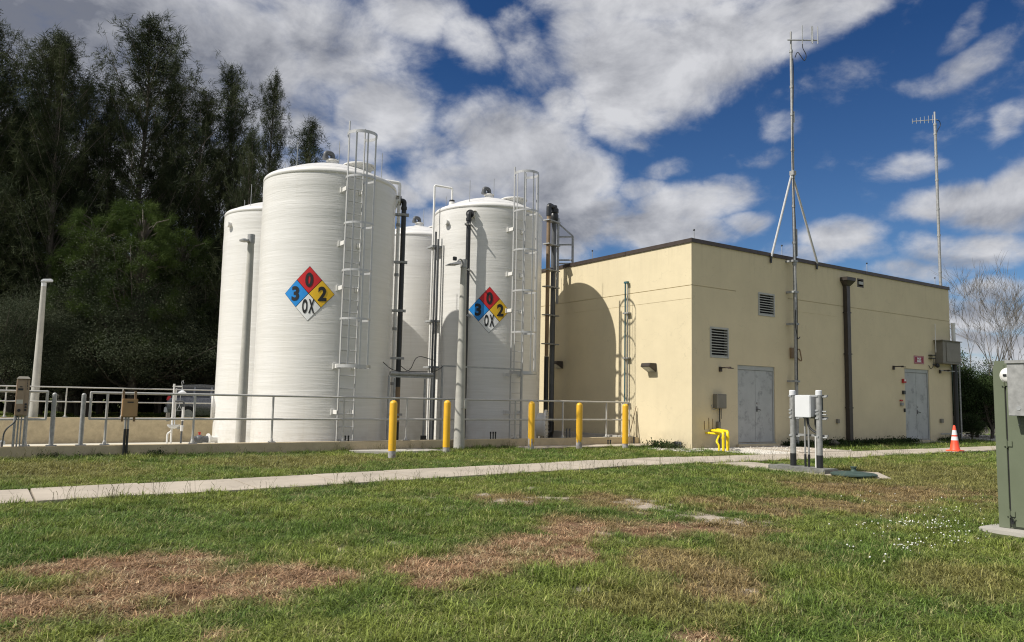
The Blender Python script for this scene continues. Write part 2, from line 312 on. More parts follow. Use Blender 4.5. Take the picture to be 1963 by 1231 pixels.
# ------------------------------------------------------------------ geometry helpers
class MB:
    def __init__(s): s.v = []; s.f = []; s.sm = []
    def add(s, vs, fs, smooth=False):
        o = len(s.v); s.v += [tuple(map(float, v)) for v in vs]
        s.f += [tuple(i+o for i in f) for f in fs]; s.sm += [smooth]*len(fs); return s
    def hull8(s, p): return s.add(p, [(0,3,2,1),(4,5,6,7),(0,1,5,4),(1,2,6,5),(2,3,7,6),(3,0,4,7)])
    def box(s, x0, y0, z0, x1, y1, z1):
        x0, x1 = min(x0, x1), max(x0, x1); y0, y1 = min(y0, y1), max(y0, y1); z0, z1 = min(z0, z1), max(z0, z1)
        return s.hull8([(x0,y0,z0),(x1,y0,z0),(x1,y1,z0),(x0,y1,z0),(x0,y0,z1),(x1,y0,z1),(x1,y1,z1),(x0,y1,z1)])
    def bar(s, a, b, w, h, up=(0, 0, 1)):
        a, b = np.array(a, float), np.array(b, float); t = (b-a)/np.linalg.norm(b-a)
        u = np.array(up, float); sd = np.cross(t, u)
        if np.linalg.norm(sd) < 1e-4: sd = np.cross(t, (1, 0, 0))
        sd /= np.linalg.norm(sd); u = np.cross(sd, t)
        P = []
        for q in (a, b):
            for i, j in ((-1, -1), (1, -1), (1, 1), (-1, 1)): P.append(q+sd*w/2*i+u*h/2*j)
        return s.add(P, [(0,1,2,3),(7,6,5,4),(0,4,5,1),(1,5,6,2),(2,6,7,3),(3,7,4,0)])
    def tube(s, pts, r, n=10, cap=True, radii=None):
        pts = [np.array(p, float) for p in pts]; m = len(pts)
        rad = radii if radii is not None else [r]*m
        T = []
        for i in range(m):
            a = pts[max(i-1, 0)]; b = pts[min(i+1, m-1)]; d = b-a; T.append(d/(np.linalg.norm(d)+1e-9))
        ref = np.array([0, 0, 1.]) if abs(T[0][2]) < .9 else np.array([1., 0, 0])
        u = np.cross(T[0], ref); u /= np.linalg.norm(u)
        V = []
        for i in range(m):
            u = u-T[i]*(u@T[i]); u /= (np.linalg.norm(u)+1e-9); w_ = np.cross(T[i], u)
            for k in range(n):
                a = 2*math.pi*k/n; V.append(pts[i]+(u*math.cos(a)+w_*math.sin(a))*rad[i])
        F = [(i*n+k, i*n+(k+1) % n, (i+1)*n+(k+1) % n, (i+1)*n+k) for i in range(m-1) for k in range(n)]
        s.add(V, F, True)
        if cap:
            o = len(s.v)-len(V)
            s.f.append(tuple(o+k for k in range(n))[::-1]); s.f.append(tuple(o+(m-1)*n+k for k in range(n))); s.sm += [False, False]
        return s
    def cyl(s, a, b, r0, r1=None, n=16): return s.tube([a, b], r0, n, True, [r0, r0 if r1 is None else r1])
    def lathe(s, prof, c, n=24, cap=True):
        V = [(c[0]+r*math.cos(2*math.pi*k/n), c[1]+r*math.sin(2*math.pi*k/n), c[2]+z) for r, z in prof for k in range(n)]
        m = len(prof)
        F = [(i*n+k, i*n+(k+1) % n, (i+1)*n+(k+1) % n, (i+1)*n+k) for i in range(m-1) for k in range(n)]
        s.add(V, F, True)
        if cap:
            o = len(s.v)-len(V); s.f.append(tuple(o+k for k in range(n))[::-1]); s.f.append(tuple(o+(m-1)*n+k for k in range(n))); s.sm += [False, False]
        return s
    def ball(s, c, rx, ry=None, rz=None, n=12, m=8):
        ry = ry or rx; rz = rz or rx; V = [(c[0], c[1], c[2]-rz)]
        for i in range(1, m):
            p = -math.pi/2+math.pi*i/m
            for k in range(n):
                a = 2*math.pi*k/n; V.append((c[0]+rx*math.cos(p)*math.cos(a), c[1]+ry*math.cos(p)*math.sin(a), c[2]+rz*math.sin(p)))
        V.append((c[0], c[1], c[2]+rz)); F = []
        for k in range(n): F.append((0, 1+(k+1) % n, 1+k))
        for i in range(m-2):
            for k in range(n): F.append((1+i*n+k, 1+i*n+(k+1) % n, 1+(i+1)*n+(k+1) % n, 1+(i+1)*n+k))
        l = len(V)-1
        for k in range(n): F.append((l, 1+(m-2)*n+k, 1+(m-2)*n+(k+1) % n))
        return s.add(V, F, True)
    def prism(s, poly, vec):
        n = len(poly); v = np.array(vec, float); P = [np.array(p, float) for p in poly]
        return s.add(P+[p+v for p in P], [tuple(range(n))[::-1], tuple(range(n, 2*n))]+[(i, (i+1) % n, n+(i+1) % n, n+i) for i in range(n)])
def fillet(pts, r, k=5):
    pts = [np.array(p, float) for p in pts]; out = [pts[0]]
    for i in range(1, len(pts)-1):
        a, b, c = pts[i-1:i+2]; u = (a-b); w_ = (c-b); lu, lw = np.linalg.norm(u), np.linalg.norm(w_); u /= lu; w_ /= lw
        d = min(r, lu*.48, lw*.48)
        for j in range(k+1):
            t = j/k; out.append((1-t)**2*(b+u*d)+2*t*(1-t)*b+t*t*(b+w_*d))
    out.append(pts[-1]); return out
def make_mesh(mb, name, mat, off=(0, 0, 0), bev=0., ang=35):
    me = bpy.data.meshes.new(name)
    v = np.array(mb.v, float).reshape(-1, 3)-np.array(off)
    me.from_pydata(v.tolist(), [], mb.f)
    for p, sm_ in zip(me.polygons, mb.sm): p.use_smooth = sm_
    bm = bmesh.new(); bm.from_mesh(me); bmesh.ops.recalc_face_normals(bm, faces=bm.faces)
    if bev:
        ed = [e for e in bm.edges if len(e.link_faces) == 2 and e.calc_face_angle(0) > R_(40)]
        bmesh.ops.bevel(bm, geom=ed, offset=bev, segments=2, affect='EDGES', clamp_overlap=True)
    bm.to_mesh(me); bm.free()
    me.set_sharp_from_angle(angle=R_(ang)); me.materials.append(mat); return me
def root_loc(o):
    while o.parent: o = o.parent
    return np.array(o.location)
def obj(name, mb, mat, parent=None, bev=0., label=None, loc=None, ang=35):
    """one mesh object; vertices are given in world coordinates"""
    if parent is not None: off_ = root_loc(parent)
    else: off_ = np.array(loc if loc is not None else (0, 0, 0), float)
    o = bpy.data.objects.new(name, make_mesh(mb, name, mat, off_, bev, ang)); COL.objects.link(o)
    if parent is not None: o.parent = parent
    else: o.location = off_
    if label: o['label'] = label
    return o
def tag(o, label, cat, group=None, kind=None):
    o['label'] = label; o['category'] = cat
    if group: o['group'] = group
    if kind: o['kind'] = kind
    return o
def thing(name, label, cat, loc, group=None):
    o = bpy.data.objects.new(name, None); o.empty_display_size = .1; COL.objects.link(o); o.location = [float(x) for x in loc]
    return tag(o, label, cat, group)
def struct(name, mb, mat, parent=None, bev=0., loc=None):
    o = obj(name, mb, mat, parent, bev, loc=loc)
    if parent is None: o['kind'] = 'structure'
    return o
def inst(name, me, parent, loc=(0, 0, 0), rot=(0, 0, 0), scale=(1, 1, 1)):
    """another object sharing a mesh; loc relative to the parent's root"""
    o = bpy.data.objects.new(name, me); COL.objects.link(o); o.parent = parent
    o.location = [float(x) for x in loc]; o.rotation_euler = rot; o.scale = scale; return o
def copy_tree(o, parent=None):
    c = o.copy(); COL.objects.link(c); c.parent = parent
    for ch in list(o.children): copy_tree(ch, c)
    return c
def text_mesh(txt, size, bold=.0, xs=1.0, extrude=.001, shear=0.):
    cu = bpy.data.curves.new('lettering', 'FONT'); cu.body = txt; cu.size = size; cu.offset = bold; cu.extrude = extrude
    cu.align_x = 'CENTER'; cu.align_y = 'CENTER'; cu.resolution_u = 4; cu.shear = shear
    o = bpy.data.objects.new('lettering', cu); COL.objects.link(o)
    dg = bpy.context.evaluated_depsgraph_get(); me = bpy.data.meshes.new_from_object(o.evaluated_get(dg))
    bpy.data.objects.remove(o); bpy.data.curves.remove(cu)
    co = np.array([v.co for v in me.vertices]); c = (co.max(0)+co.min(0))/2
    for v in me.vertices: v.co = ((v.co[0]-c[0])*xs, v.co[1]-c[1], v.co[2])
    return me

# smooth value noise for layouts
_P = np.random.default_rng(3).random((256, 256))
def vnoise(x, y):
    xi = np.floor(x).astype(int); yi = np.floor(y).astype(int); fx = x-xi; fy = y-yi
    fx = fx*fx*(3-2*fx); fy = fy*fy*(3-2*fy); a = _P[xi % 256, yi % 256]; b = _P[(xi+1) % 256, yi % 256]
    c = _P[xi % 256, (yi+1) % 256]; d = _P[(xi+1) % 256, (yi+1) % 256]
    return (a*(1-fx)+b*fx)*(1-fy)+(c*(1-fx)+d*fx)*fy
def fbm(x, y, o=4):
    s_, a, t = 0, 1., 0
    for i in range(o): s_ = s_+a*vnoise(x*2**i+17*i, y*2**i+5*i); t += a; a *= .55
    return s_/t

# ================================================================== THE SETTING
CT = .22                                     # top of the kerb wall round the tank pit
PITZ, PADZ = -.62, -.38
PX0, PX1, PY0, PY1 = -23.0, 0.0, 2.1, 17.2   # outline of the pit walls
far_pts = [(-60,-8.2),(-30,-4.85),(-16.2,-3.30),(-11.4,-2.84),(-4.0,-2.19),(-1.8,-2.33),(3.0,-2.40),(8.35,-2.50),(13.2,-2.35),(15.5,-1.4),(19,-1.2)]
near_pts = [(-60,-9.6),(-30,-6.2),(-16.2,-4.64),(-11.4,-4.28),(-5.3,-3.62),(-1.5,-3.75),(1.0,-3.90),(6.12,-3.72),(13.4,-3.75),(15.5,-3.2),(19,-2.9)]
def path_edges(x):
    fx, fy = zip(*far_pts); nx, ny = zip(*near_pts)
    return np.interp(x, fx, fy), np.interp(x, nx, ny)
# worn places of the lawn: (spot in the photograph, half sizes there, kind)
SP = [('dead',(60,1160,150,36)),('dead',(230,1140,150,52)),('dead',(300,1090,110,34)),('dead',(420,1125,130,38)),('dead',(150,1085,110,20)),('dead',(560,1100,120,28)),('dead',(640,1095,60,16)),
      ('dead',(300,1175,110,22)),('dead',(810,1085,75,20)),('dead',(840,1110,70,18)),('dead',(920,1070,110,28)),('dead',(1020,1040,90,22)),('dead',(1100,1020,70,20)),('dead',(1095,1060,55,24)),
      ('dead',(410,1222,45,14)),('dead',(1310,1012,85,12)),('dead',(1240,1020,60,12)),('dead',(1330,1222,60,14)),
      ('dry',(1560,968,170,14)),('dry',(1440,975,110,14)),('dry',(1700,955,110,12)),('dry',(1180,960,90,16)),('dry',(960,955,90,10)),
      ('dry',(1350,960,70,10)),('dry',(1120,1000,80,16)),('dry',(1380,1010,90,20)),('dry',(1290,1075,90,30)),('dry',(1370,1110,90,36)),
      ('olive',(1800,915,190,38)),('olive',(1640,930,170,22)),('dry',(1700,940,180,14)),('olive',(100,900,160,22)),('olive',(560,885,200,12)),('olive',(1280,1150,160,40)),('olive',(1860,1110,120,40)),('olive',(1450,1060,90,30)),
      ('dry',(30,1215,70,16)),('dry',(220,1215,50,10)),
      ('sand',(1245,967,50,10)),('sand',(1215,960,30,7)),('sand',(1370,990,50,9)),('sand',(1300,985,30,5)),('sand',(1420,995,30,4)),('sand',(1330,982,25,6)),('sand',(872,972,22,4)),('sand',(1010,935,16,4)),('sand',(1060,952,40,4)),('sand',(975,958,30,4)),
      ('sand',(742,1040,18,5)),('sand',(650,1052,26,9)),('sand',(665,1040,16,6)),('sand',(1110,1125,17,7)),('sand',(1375,1130,20,7)),('sand',(1172,1022,22,5)),('sand',(1190,1037,18,4)),('sand',(820,985,16,3)),
      ('sand',(1396,1022,16,4)),('sand',(1460,1000,18,4)),('sand',(1480,968,18,3)),('sand',(1110,920,40,3)),('sand',(820,952,20,3)),('sand',(930,945,14,3)),('sand',(1000,990,14,3)),('sand',(200,1222,26,6)),('sand',(1440,1128,22,5)),
      ('sand',(120,872,60,3)),('sand',(330,868,16,3)),('sand',(1650,878,30,2)),('sand',(1270,862,40,3))]
SPW = []
for kind, (bx, by, rx, ry) in SP:
    p = G(bx, by, 0); a, e = azel(bx, by); d0 = np.linalg.norm((p-CAM)[:2]); dep = float((p-CAM)@FW)
    SPW.append((kind, p[0], p[1], a, max(rx/FPX*dep, .05), max(ry*dep*dep/(1.31*FPX), .05)))
def worn(x, y):
    out = {k: np.zeros_like(x) for k in ('dead', 'dry', 'olive', 'sand')}
    nz = fbm(x*1.9, y*1.9, 4)-.5; nz2 = fbm(x*7+40, y*7, 3)-.5
    for kind, cx, cy, a, rr, rd in SPW:
        dx, dy = x-cx, y-cy; q = dx*math.cos(a)-dy*math.sin(a); t = dx*math.sin(a)+dy*math.cos(a)
        d = np.sqrt((q/rr)**2+(t/rd)**2)
        v = np.clip(1.0+(1-d)*1.7+nz*2.0+nz2*1.6-.55, 0, 1) if kind != 'sand' else np.clip((1.0-d)*1.5+nz2*4.5+.12, 0, 1)
        v = np.where(d < 2.2, v, 0); out[kind] = np.maximum(out[kind], v)
    return out
def in_rect(x, y, x0, y0, x1, y1, m=0.): return (x > x0-m) & (x < x1+m) & (y > y0-m) & (y < y1+m)
PAD_R = (-4.75, 1.22, -.02, 2.1); PAD_B = (-9.3, 1.25, -7.4, 2.1)
def no_grass(x, y):
    fe, ne = path_edges(x); j = (fbm(x*6, y*6, 2)-.5)*.17
    b = (y < fe+j) & (y > ne+j)
    b |= (x > PX0) & (x < PX1+.05) & (y > PY0-.0) & (y < PY1+.1)
    b |= in_rect(x, y, 0, 0, 14.6, 30)
    b |= in_rect(x, y, *PAD_R, m=0) & (j < 9)
    b |= in_rect(x, y, PAD_B[0]+(2.1-y)*-.3, PAD_B[1], PAD_B[2]+(2.1-y)*.6, PAD_B[3])
    b |= in_rect(x, y, -3.40, -6.4, -2.88, -5.05)
    b |= (np.hypot(x+3.2, y+6.85) < .38)
    b |= (x > -3.42+j) & (x < -2.38+j) & (y > -7.0) & (y < -3.8)
    b |= (y > -7.42+(x+2.92)*.85+j*.3) & (y < -6.0+(x+2.35)*-1.38) & (x > -3.0) & (x < -1.9) & (y < -5.9)
    b |= (x > .15+j) & (x < 4.1+j) & (y > -2.6) & (y < 0)                     # gravel and apron by the first doors
    b |= (x < 12.9) & (x > 11.0) & (y > -.45) & (y < 0)
    b |= in_rect(x, y, -7.75, -13.6, -6.0, -11.0)
    b |= (x > 16.6) & (y > -1.6) & (y < 5.5) & (x < 23)
    return b
GREENS = np.array([(.062,.100,.022),(.080,.120,.028),(.050,.085,.020),(.105,.130,.040)])
def albedo(x, y, r):
    w_ = worn(x, y); b = fbm(x*.8+9, y*.8+3, 4); g = (fbm(x*2.5+90, y*2.5, 3)-.5)
    t = np.clip((b-.35)*3.2+g*1.8, 0, 1)[:, None]
    c = np.array((.115,.185,.036))*(1-t)+np.array((.215,.262,.058))*t
    pale = (r > .86)[:, None]; c = np.where(pale, c*.4+np.array((.40,.36,.18))*.6, c)
    def bl(c, k, col, amt=1.): f = (w_[k]*amt)[:, None]; return c*(1-f)+np.array(col)*f
    c = bl(c, 'olive', (.250,.225,.085), .75); c = bl(c, 'dry', (.330,.235,.125), .8); hue = rng.random(len(x))[:, None]; dd_ = np.array((.43,.285,.175))*(1-hue)+np.array((.32,.215,.14))*hue; dd_ = np.where(hue > .86, np.array((.52,.43,.27)), dd_); f = w_['dead'][:, None]; c = c*(1-f)+dd_*f
    return c, w_

# ground: one sheet to the horizon, fine where the lawn is near, open over the tank pit
def axis(lo, hi, a, b, st):
    out = [lo, lo*.4, lo*.15+a*.3, a-14, a-6]; out += list(np.arange(a, b, st)); out += [b, b+6, b+14, hi*.15, hi*.4, hi]; return sorted(out)
gx = sorted(set([round(v, 4) for v in axis(-900, 900, -19.0, 16.0, .125)]+[PX0, PX1])); gy = sorted(set([round(v, 4) for v in axis(-900, 1400, -15.2, 2.6, .125)]+[PY0, PY1]))
gx = np.array(gx); gy = np.array(gy); XX, YY = np.meshgrid(gx, gy)
xf, yf = XX.ravel(), YY.ravel()
def relief(x, y):
    near = (np.abs(x) < 19) & (y < 2.0) & (y > -15)
    z = (fbm(x*.9, y*.9, 3)-.5)*.045+(fbm(x*5, y*5, 2)-.5)*.02-.018
    fe, ne = path_edges(x); keep = ((y < fe+.35) & (y > ne-.35)) | in_rect(x, y, -4.9, 1.0, .1, 2.2) | in_rect(x, y, -3.6, -7.6, -1.5, -3.9)| (y > 1.6)
    return np.where(near & ~keep, z, np.where(near, -.012, -.012))
zf = relief(xf, yf)
w_ = worn(xf, yf)
idx = np.arange(len(xf)).reshape(XX.shape); F = []
for j in range(len(gy)-1):
    for i in range(len(gx)-1):
        if gx[i] >= PX0-1e-4 and gx[i+1] <= PX1+1e-4 and gy[j] >= PY0-1e-4 and gy[j+1] <= PY1+1e-4: continue
        F.append((idx[j, i], idx[j, i+1], idx[j+1, i+1], idx[j+1, i]))
me = bpy.data.meshes.new('ground'); me.from_pydata(np.c_[xf, yf, zf].tolist(), [], [tuple(map(int, f)) for f in F])
ca = me.color_attributes.new('soil', 'FLOAT_COLOR', 'POINT')
soil = np.tile(np.array((.085,.100,.038)), (len(xf), 1))
for k, c in (('olive', (.11,.10,.045)), ('dry', (.15,.11,.065)), ('dead', (.17,.10,.062))):
    f = w_[k][:, None]; soil = soil*(1-f)+np.array(c)*f
f = np.clip(w_['sand']*1.1, 0, 1)[:, None]; soil = soil*(1-f)+np.array((.43,.37,.30))*f
# grey-beige marl round the gravel beds
g = ((xf > -.3) & (xf < 4.3) & (yf > -2.5) & (yf < .1)) | ((xf > 16.3) & (yf > -1.6) & (yf < 5.5) & (xf < 23)); soil[g] = (.40,.37,.32)
ca.data.foreach_set('color', np.c_[soil, np.ones(len(xf))].ravel().astype(np.float32))
k = NT('lawn_soil'); at_ = k.n('ShaderNodeVertexColor'); at_.layer_name = 'soil'
c = k.mix(k.ramp(k.noise(9, 6, .7), .3, .7), (.55, .55, .55), (1.35, 1.35, 1.35)); c = k.mix(1.0, at_.outputs['Color'], c, 'MULTIPLY')
k.l(c, k.b.inputs['Base Color']); k.b.inputs['Roughness'].default_value = .95; k.b.inputs['Specular IOR Level'].default_value = .1
k.bump(k.noise(22, 6, .7), .8, .03)
me.materials.append(k.m); go = bpy.data.objects.new('ground', me); COL.objects.link(go); go['kind'] = 'structure'

# footpath: slabs with tooled joints on a bed
pr = bpy.data.objects.new('footpath', None); COL.objects.link(pr); pr['kind'] = 'structure'
bed = MB(); xs_ = sorted(set([p[0] for p in far_pts]+[p[0] for p in near_pts]))
V = []
for x in xs_:
    fe, ne = path_edges(np.array(x)); V += [(x, float(ne)+.02, .004), (x, float(fe)-.02, .004)]
bed.add(V, [(2*i, 2*i+2, 2*i+3, 2*i+1) for i in range(len(xs_)-1)]); obj('bed', bed, pmat('joint_dirt', (.13, .11, .085), .95), pr)
xj = [-60, -45]+list(np.arange(-30.2, 14.5, 1.30))+[16.6, 19]
for a, b in zip(xj[:-1], xj[1:]):
    g_ = .014; m_ = MB(); xm = [a+g_]+[p for p in xs_ if a+g_ < p < b-g_]+[b-g_]
    dz = random.uniform(-.006, .006); sk = .06*0
    P = [(x, float(path_edges(np.array(x))[1]), 0) for x in xm]+[(x, float(path_edges(np.array(x))[0]), 0) for x in xm[::-1]]
    m_.prism([(p[0], p[1], -.05) for p in P], (0, 0, .075+dz)); obj('slab', m_, M_path, pr, bev=.004)
# concrete flats
def flat(name, poly, z, mat, thick=.08):
    m_ = MB(); m_.prism([(p[0], p[1], z-thick) for p in poly], (0, 0, thick)); return struct(name, m_, mat, bev=.004)
flat('pavement', [(-4.7,1.22),(-.03,1.22),(-.03,2.095),(-4.7,2.095)], .035, M_path)
flat('pavement', [(-9.35,1.9),(-8.6,1.28),(-6.9,1.28),(-7.5,2.095),(-9.3,2.095)], .03, M_conc)
flat('pavement', [(1.55,-2.33),(4.0,-2.38),(3.95,-.03),(1.9,-.03)], .032, M_path)
flat('pavement', [(10.9,-.42),(13.9,-.42),(13.9,-.03),(10.9,-.03)], .03, M_conc)
flat('pavement', [(-3.42,-7.1),(-2.92,-7.42),(-1.93,-6.58),(-2.35,-6.0),(-2.35,-3.80),(-3.42,-3.72)], .02, M_path)

# ------------------------------------------------------------------ tank pit
pit = thing('containment_wall', 'low cream concrete wall framing the sunken yard where the white tanks stand', 'wall', (-11, 2.1, 0))
m_ = MB(); m_.box(PX0, PY0, -.75, -.02, PY0+.30, CT); obj('front_kerb', m_, M_curb, pit, bev=.012)
m_ = MB(); m_.box(PX0, PY1-.32, -.75, -.02, PY1, .30); obj('rear_wall', m_, M_curb, pit, bev=.012)
m_ = MB(); m_.box(PX0, PY0+.302, -.75, PX0+.3, PY1-.322, .30); obj('side_wall', m_, M_curb, pit, bev=.012)
m_ = MB(); m_.box(-.32, PY0+.302, -.75, -.02, PY1-.322, CT+.02); obj('ledge', m_, M_conc, pit, bev=.012)
m_ = MB(); m_.box(PX0+.302, PY0+.302, PITZ-.1, -.322, PY1-.322, PITZ); struct('pit_floor', m_, M_pit)
T1, T2 = (-9.14, 4.39), (-3.40, 5.53); TR = 1.73
T3, T4 = (-8.90, 9.27), (-3.40, 10.38)
m_ = MB()
for c in (T1, T2, T3, T4, (-14.5, 6.8)): m_.lathe([(2.05, -.02), (2.05, PADZ-PITZ-.02), (2.02, PADZ-PITZ)], (c[0], c[1], PITZ), 64)
for i_, c in enumerate((T1, T2, T3, T4, (-14.5, 6.8))):
    q = MB(); q.lathe([(2.05, .002), (2.05, PADZ-PITZ-.02), (2.02, PADZ-PITZ)], (c[0], c[1], PITZ), 64); struct('tank_pad', q, M_pit)

# ------------------------------------------------------------------ building
BH, BHb, J1, J2, BL_ = 5.992, 5.876, 4.635, 4.2535, 14.4976
D1 = (1.9546, 1.7323, .1348, 2.30); D2 = (11.1248, 1.6824, .1118, 2.5706)
bld = thing('utility_building', 'cream stucco utility building with bronze roof edging and two pairs of grey doors', 'building', (0, 0, 0))
BD = 19.0
def skin(xs, zs, openings, joints, plane, mat_=None):
    """front faces of a wall with real reveals; joints are recessed strips"""
    m_ = MB(); xs = sorted(set(xs)); zs = sorted(set(zs))
    def P(a, b, d): return (a, d, b) if plane == 'y' else (d, a, b)
    def dep_(a0, a1, b0, b1):
        for (o0, p0, o1, p1) in openings:
            if a0 >= o0-1e-6 and a1 <= o1+1e-6 and b0 >= p0-1e-6 and b1 <= p1+1e-6: return .14
        for (c0, c1, d_, l0, l1) in joints:
            if b0 >= c0-1e-6 and b1 <= c1+1e-6 and a0 >= l0-1e-6 and a1 <= l1+1e-6: return d_
        return 0.
    D = [[dep_(xs[i], xs[i+1], zs[j], zs[j+1]) for j in range(len(zs)-1)] for i in range(len(xs)-1)]
    for i in range(len(xs)-1):
        for j in range(len(zs)-1):
            d = D[i][j]; a0, a1, b0, b1 = xs[i], xs[i+1], zs[j], zs[j+1]
            m_.add([P(a0, b0, d), P(a1, b0, d), P(a1, b1, d), P(a0, b1, d)], [(0, 1, 2, 3)])
            if i+1 < len(D) and abs(D[i+1][j]-d) > 1e-6: e = D[i+1][j]; m_.add([P(a1, b0, d), P(a1, b0, e), P(a1, b1, e), P(a1, b1, d)], [(0, 1, 2, 3)])
            if j+1 < len(D[0]) and abs(D[i][j+1]-d) > 1e-6: e = D[i][j+1]; m_.add([P(a0, b1, d), P(a1, b1, d), P(a1, b1, e), P(a0, b1, e)], [(0, 1, 2, 3)])
    return m_
def wl(px0, py0, px1, py1):     # rectangle on the shaded long wall
    a = PY(px0, py0, 0); b = PY(px1, py1, 0); c = PY(px0, py1, 0); d = PY(px1, py0, 0)
    return ((a[0]+c[0])/2, (c[2]+b[2])/2, (b[0]+d[0])/2, (a[2]+d[2])/2)
LV1 = wl(1361.3, 628.5, 1396.0, 685.8); LV2 = wl(1453.6, 563, 1484.2, 605.8)
VENT = wl(1643, 534.5, 1655.5, 551)
ops = [(D1[0], D1[2], D1[0]+D1[1], D1[2]+D1[3]), (D2[0], D2[2], D2[0]+D2[1], D2[2]+D2[3]), LV1, LV2, VENT]
xs = [0, 4.4, 1.9, BL_, 7.1]+[v for o in ops for v in (o[0], o[2])]; zs = [-.3, J1-.010, J1+.010, J2-.005, J2+.005, BH-.02]+[v for o in ops for v in (o[1], o[3])]
jl = [(J1-.010, J1+.010, .02, 0, 1.9), (J1-.010, J1+.010, .02, 4.4, BL_), (J2-.005, J2+.005, .006, 4.4, 7.1)]
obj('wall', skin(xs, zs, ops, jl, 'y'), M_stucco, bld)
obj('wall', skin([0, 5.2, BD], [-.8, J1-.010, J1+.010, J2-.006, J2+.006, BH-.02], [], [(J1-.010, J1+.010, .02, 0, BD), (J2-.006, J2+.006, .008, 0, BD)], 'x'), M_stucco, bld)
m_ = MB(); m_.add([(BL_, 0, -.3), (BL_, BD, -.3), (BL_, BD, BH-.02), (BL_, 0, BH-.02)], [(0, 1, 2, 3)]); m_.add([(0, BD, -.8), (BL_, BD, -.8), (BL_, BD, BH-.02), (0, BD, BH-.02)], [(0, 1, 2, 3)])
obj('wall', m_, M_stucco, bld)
m_ = MB(); m_.box(.25, .25, BH-.35, BL_-.25, BD-.25, BH-.30); obj('roof', m_, M_conc, bld)
m_ = MB(); m_.box(.16, .16, -.3, BL_-.16, BD-.16, BH-.36); obj('core', m_, M_dark, bld)
# coping in sections with lapped joints
def coping(p0, p1, nrm, n_):
    p0 = np.array(p0, float); p1 = np.array(p1, float); t = (p1-p0)/n_; nrm = np.array(nrm, float); ln = np.linalg.norm(t); th = t/ln
    for i in range(n_):
        a = p0+t*i+th*.003; b = p0+t*(i+1)-th*.003; q = MB(); o_ = .03+.003*(i % 2)
        prof = [(o_, BHb-.004*(i % 2)), (o_+.006, BHb), (o_, BH+.0), (o_-.02, BH+.006), (-.30, BH-.03), (-.30, BHb+.02), (0.004, BHb+.02), (.004, BHb)]
        poly = [(a[0]+nrm[0]*d, a[1]+nrm[1]*d, z) for d, z in prof]; q.prism(poly, (b[0]-a[0], b[1]-a[1], 0))
        obj('coping_section', q, M_brown, bld)
coping((.0, 0), (BL_+.03, 0), (0, -1), 5); coping((0, .0), (0, BD), (-1, 0), 7)
coping((BL_, .04), (BL_, BD), (1, 0), 6)
m_ = MB(); m_.box(-.034, -.034, BHb+.001, .02, .02, BH+.003); obj('coping_section', m_, M_brown, bld)
# doors
def doors(d, tall_gap, lab):
    x0, w_0, z0, h = d; fr = MB(); t = .055
    fr.box(x0+.002, .03, z0, x0+t, .13, z0+h-.002); fr.box(x0+w_0-t, .03, z0, x0+w_0-.002, .13, z0+h-.002); fr.box(x0+t+.001, .03, z0+h-tall_gap, x0+w_0-t-.001, .13, z0+h-.002)
    fo = obj('door_frame', fr, M_frame, bld, bev=.004)
    mid = x0+w_0*.5
    for s_, (a, b) in enumerate(((x0+t+.006, mid-.004), (mid+.004, x0+w_0-t-.006))):
        q = MB(); q.box(a, .055, z0+.012, b, .10, z0+h-tall_gap-.006); do = obj('door', q, M_door, bld, bev=.003, label=lab[s_])
        hx = a-.02 if s_ == 0 else b+.0
        for hz in (.22, .5, .80, ):
            hb = MB(); zz = z0+(h-tall_gap)*(.12 if hz == .22 else (.5 if hz == .5 else .88)); hb.cyl((hx+.01, .046, zz-.055), (hx+.01, .046, zz+.055), .012, n=8); obj('hinge', hb, M_galvp, do)
        if s_ == 1:
            hb = MB(); hb.box(mid+.035, .048, z0+.92, mid+.095, .056, z0+1.08); hb.tube([(mid+.065, .05, z0+1.0), (mid+.065, .0, z0+1.0), (mid+.18, -.005, z0+.97)], .014, 8); obj('handle', hb, M_dgrey, do)
            hb = MB(); hb.cyl((mid+.065, .056, z0+1.18), (mid+.065, .035, z0+1.18), .03, n=14); obj('lock', hb, M_galv, do)
        else:
            hb = MB(); hb.box(mid-.02, .048, z0+.85, mid+.0, .056, z0+1.25); obj('strike_plate', hb, M_galvp, do)
    q = MB(); q.box(x0-.0, -.012, z0-.03, x0+w_0, .12, z0-.001); obj('threshold', q, M_galvp, bld)
doors(D1, .13, ('left leaf of the nearer doors, scuffed grey paint', 'right leaf of the nearer doors with lever handle'))
doors(D2, .13, ('left leaf of the farther doors', 'right leaf of the farther doors, rubbed dark beside the lock'))
q = MB(); q.box(D1[0]-.08, -.09, -.1, D1[0]+D1[1]+.10, -.003, D1[2]-.035); obj('door_step', q, M_stucco, bld, bev=.006)
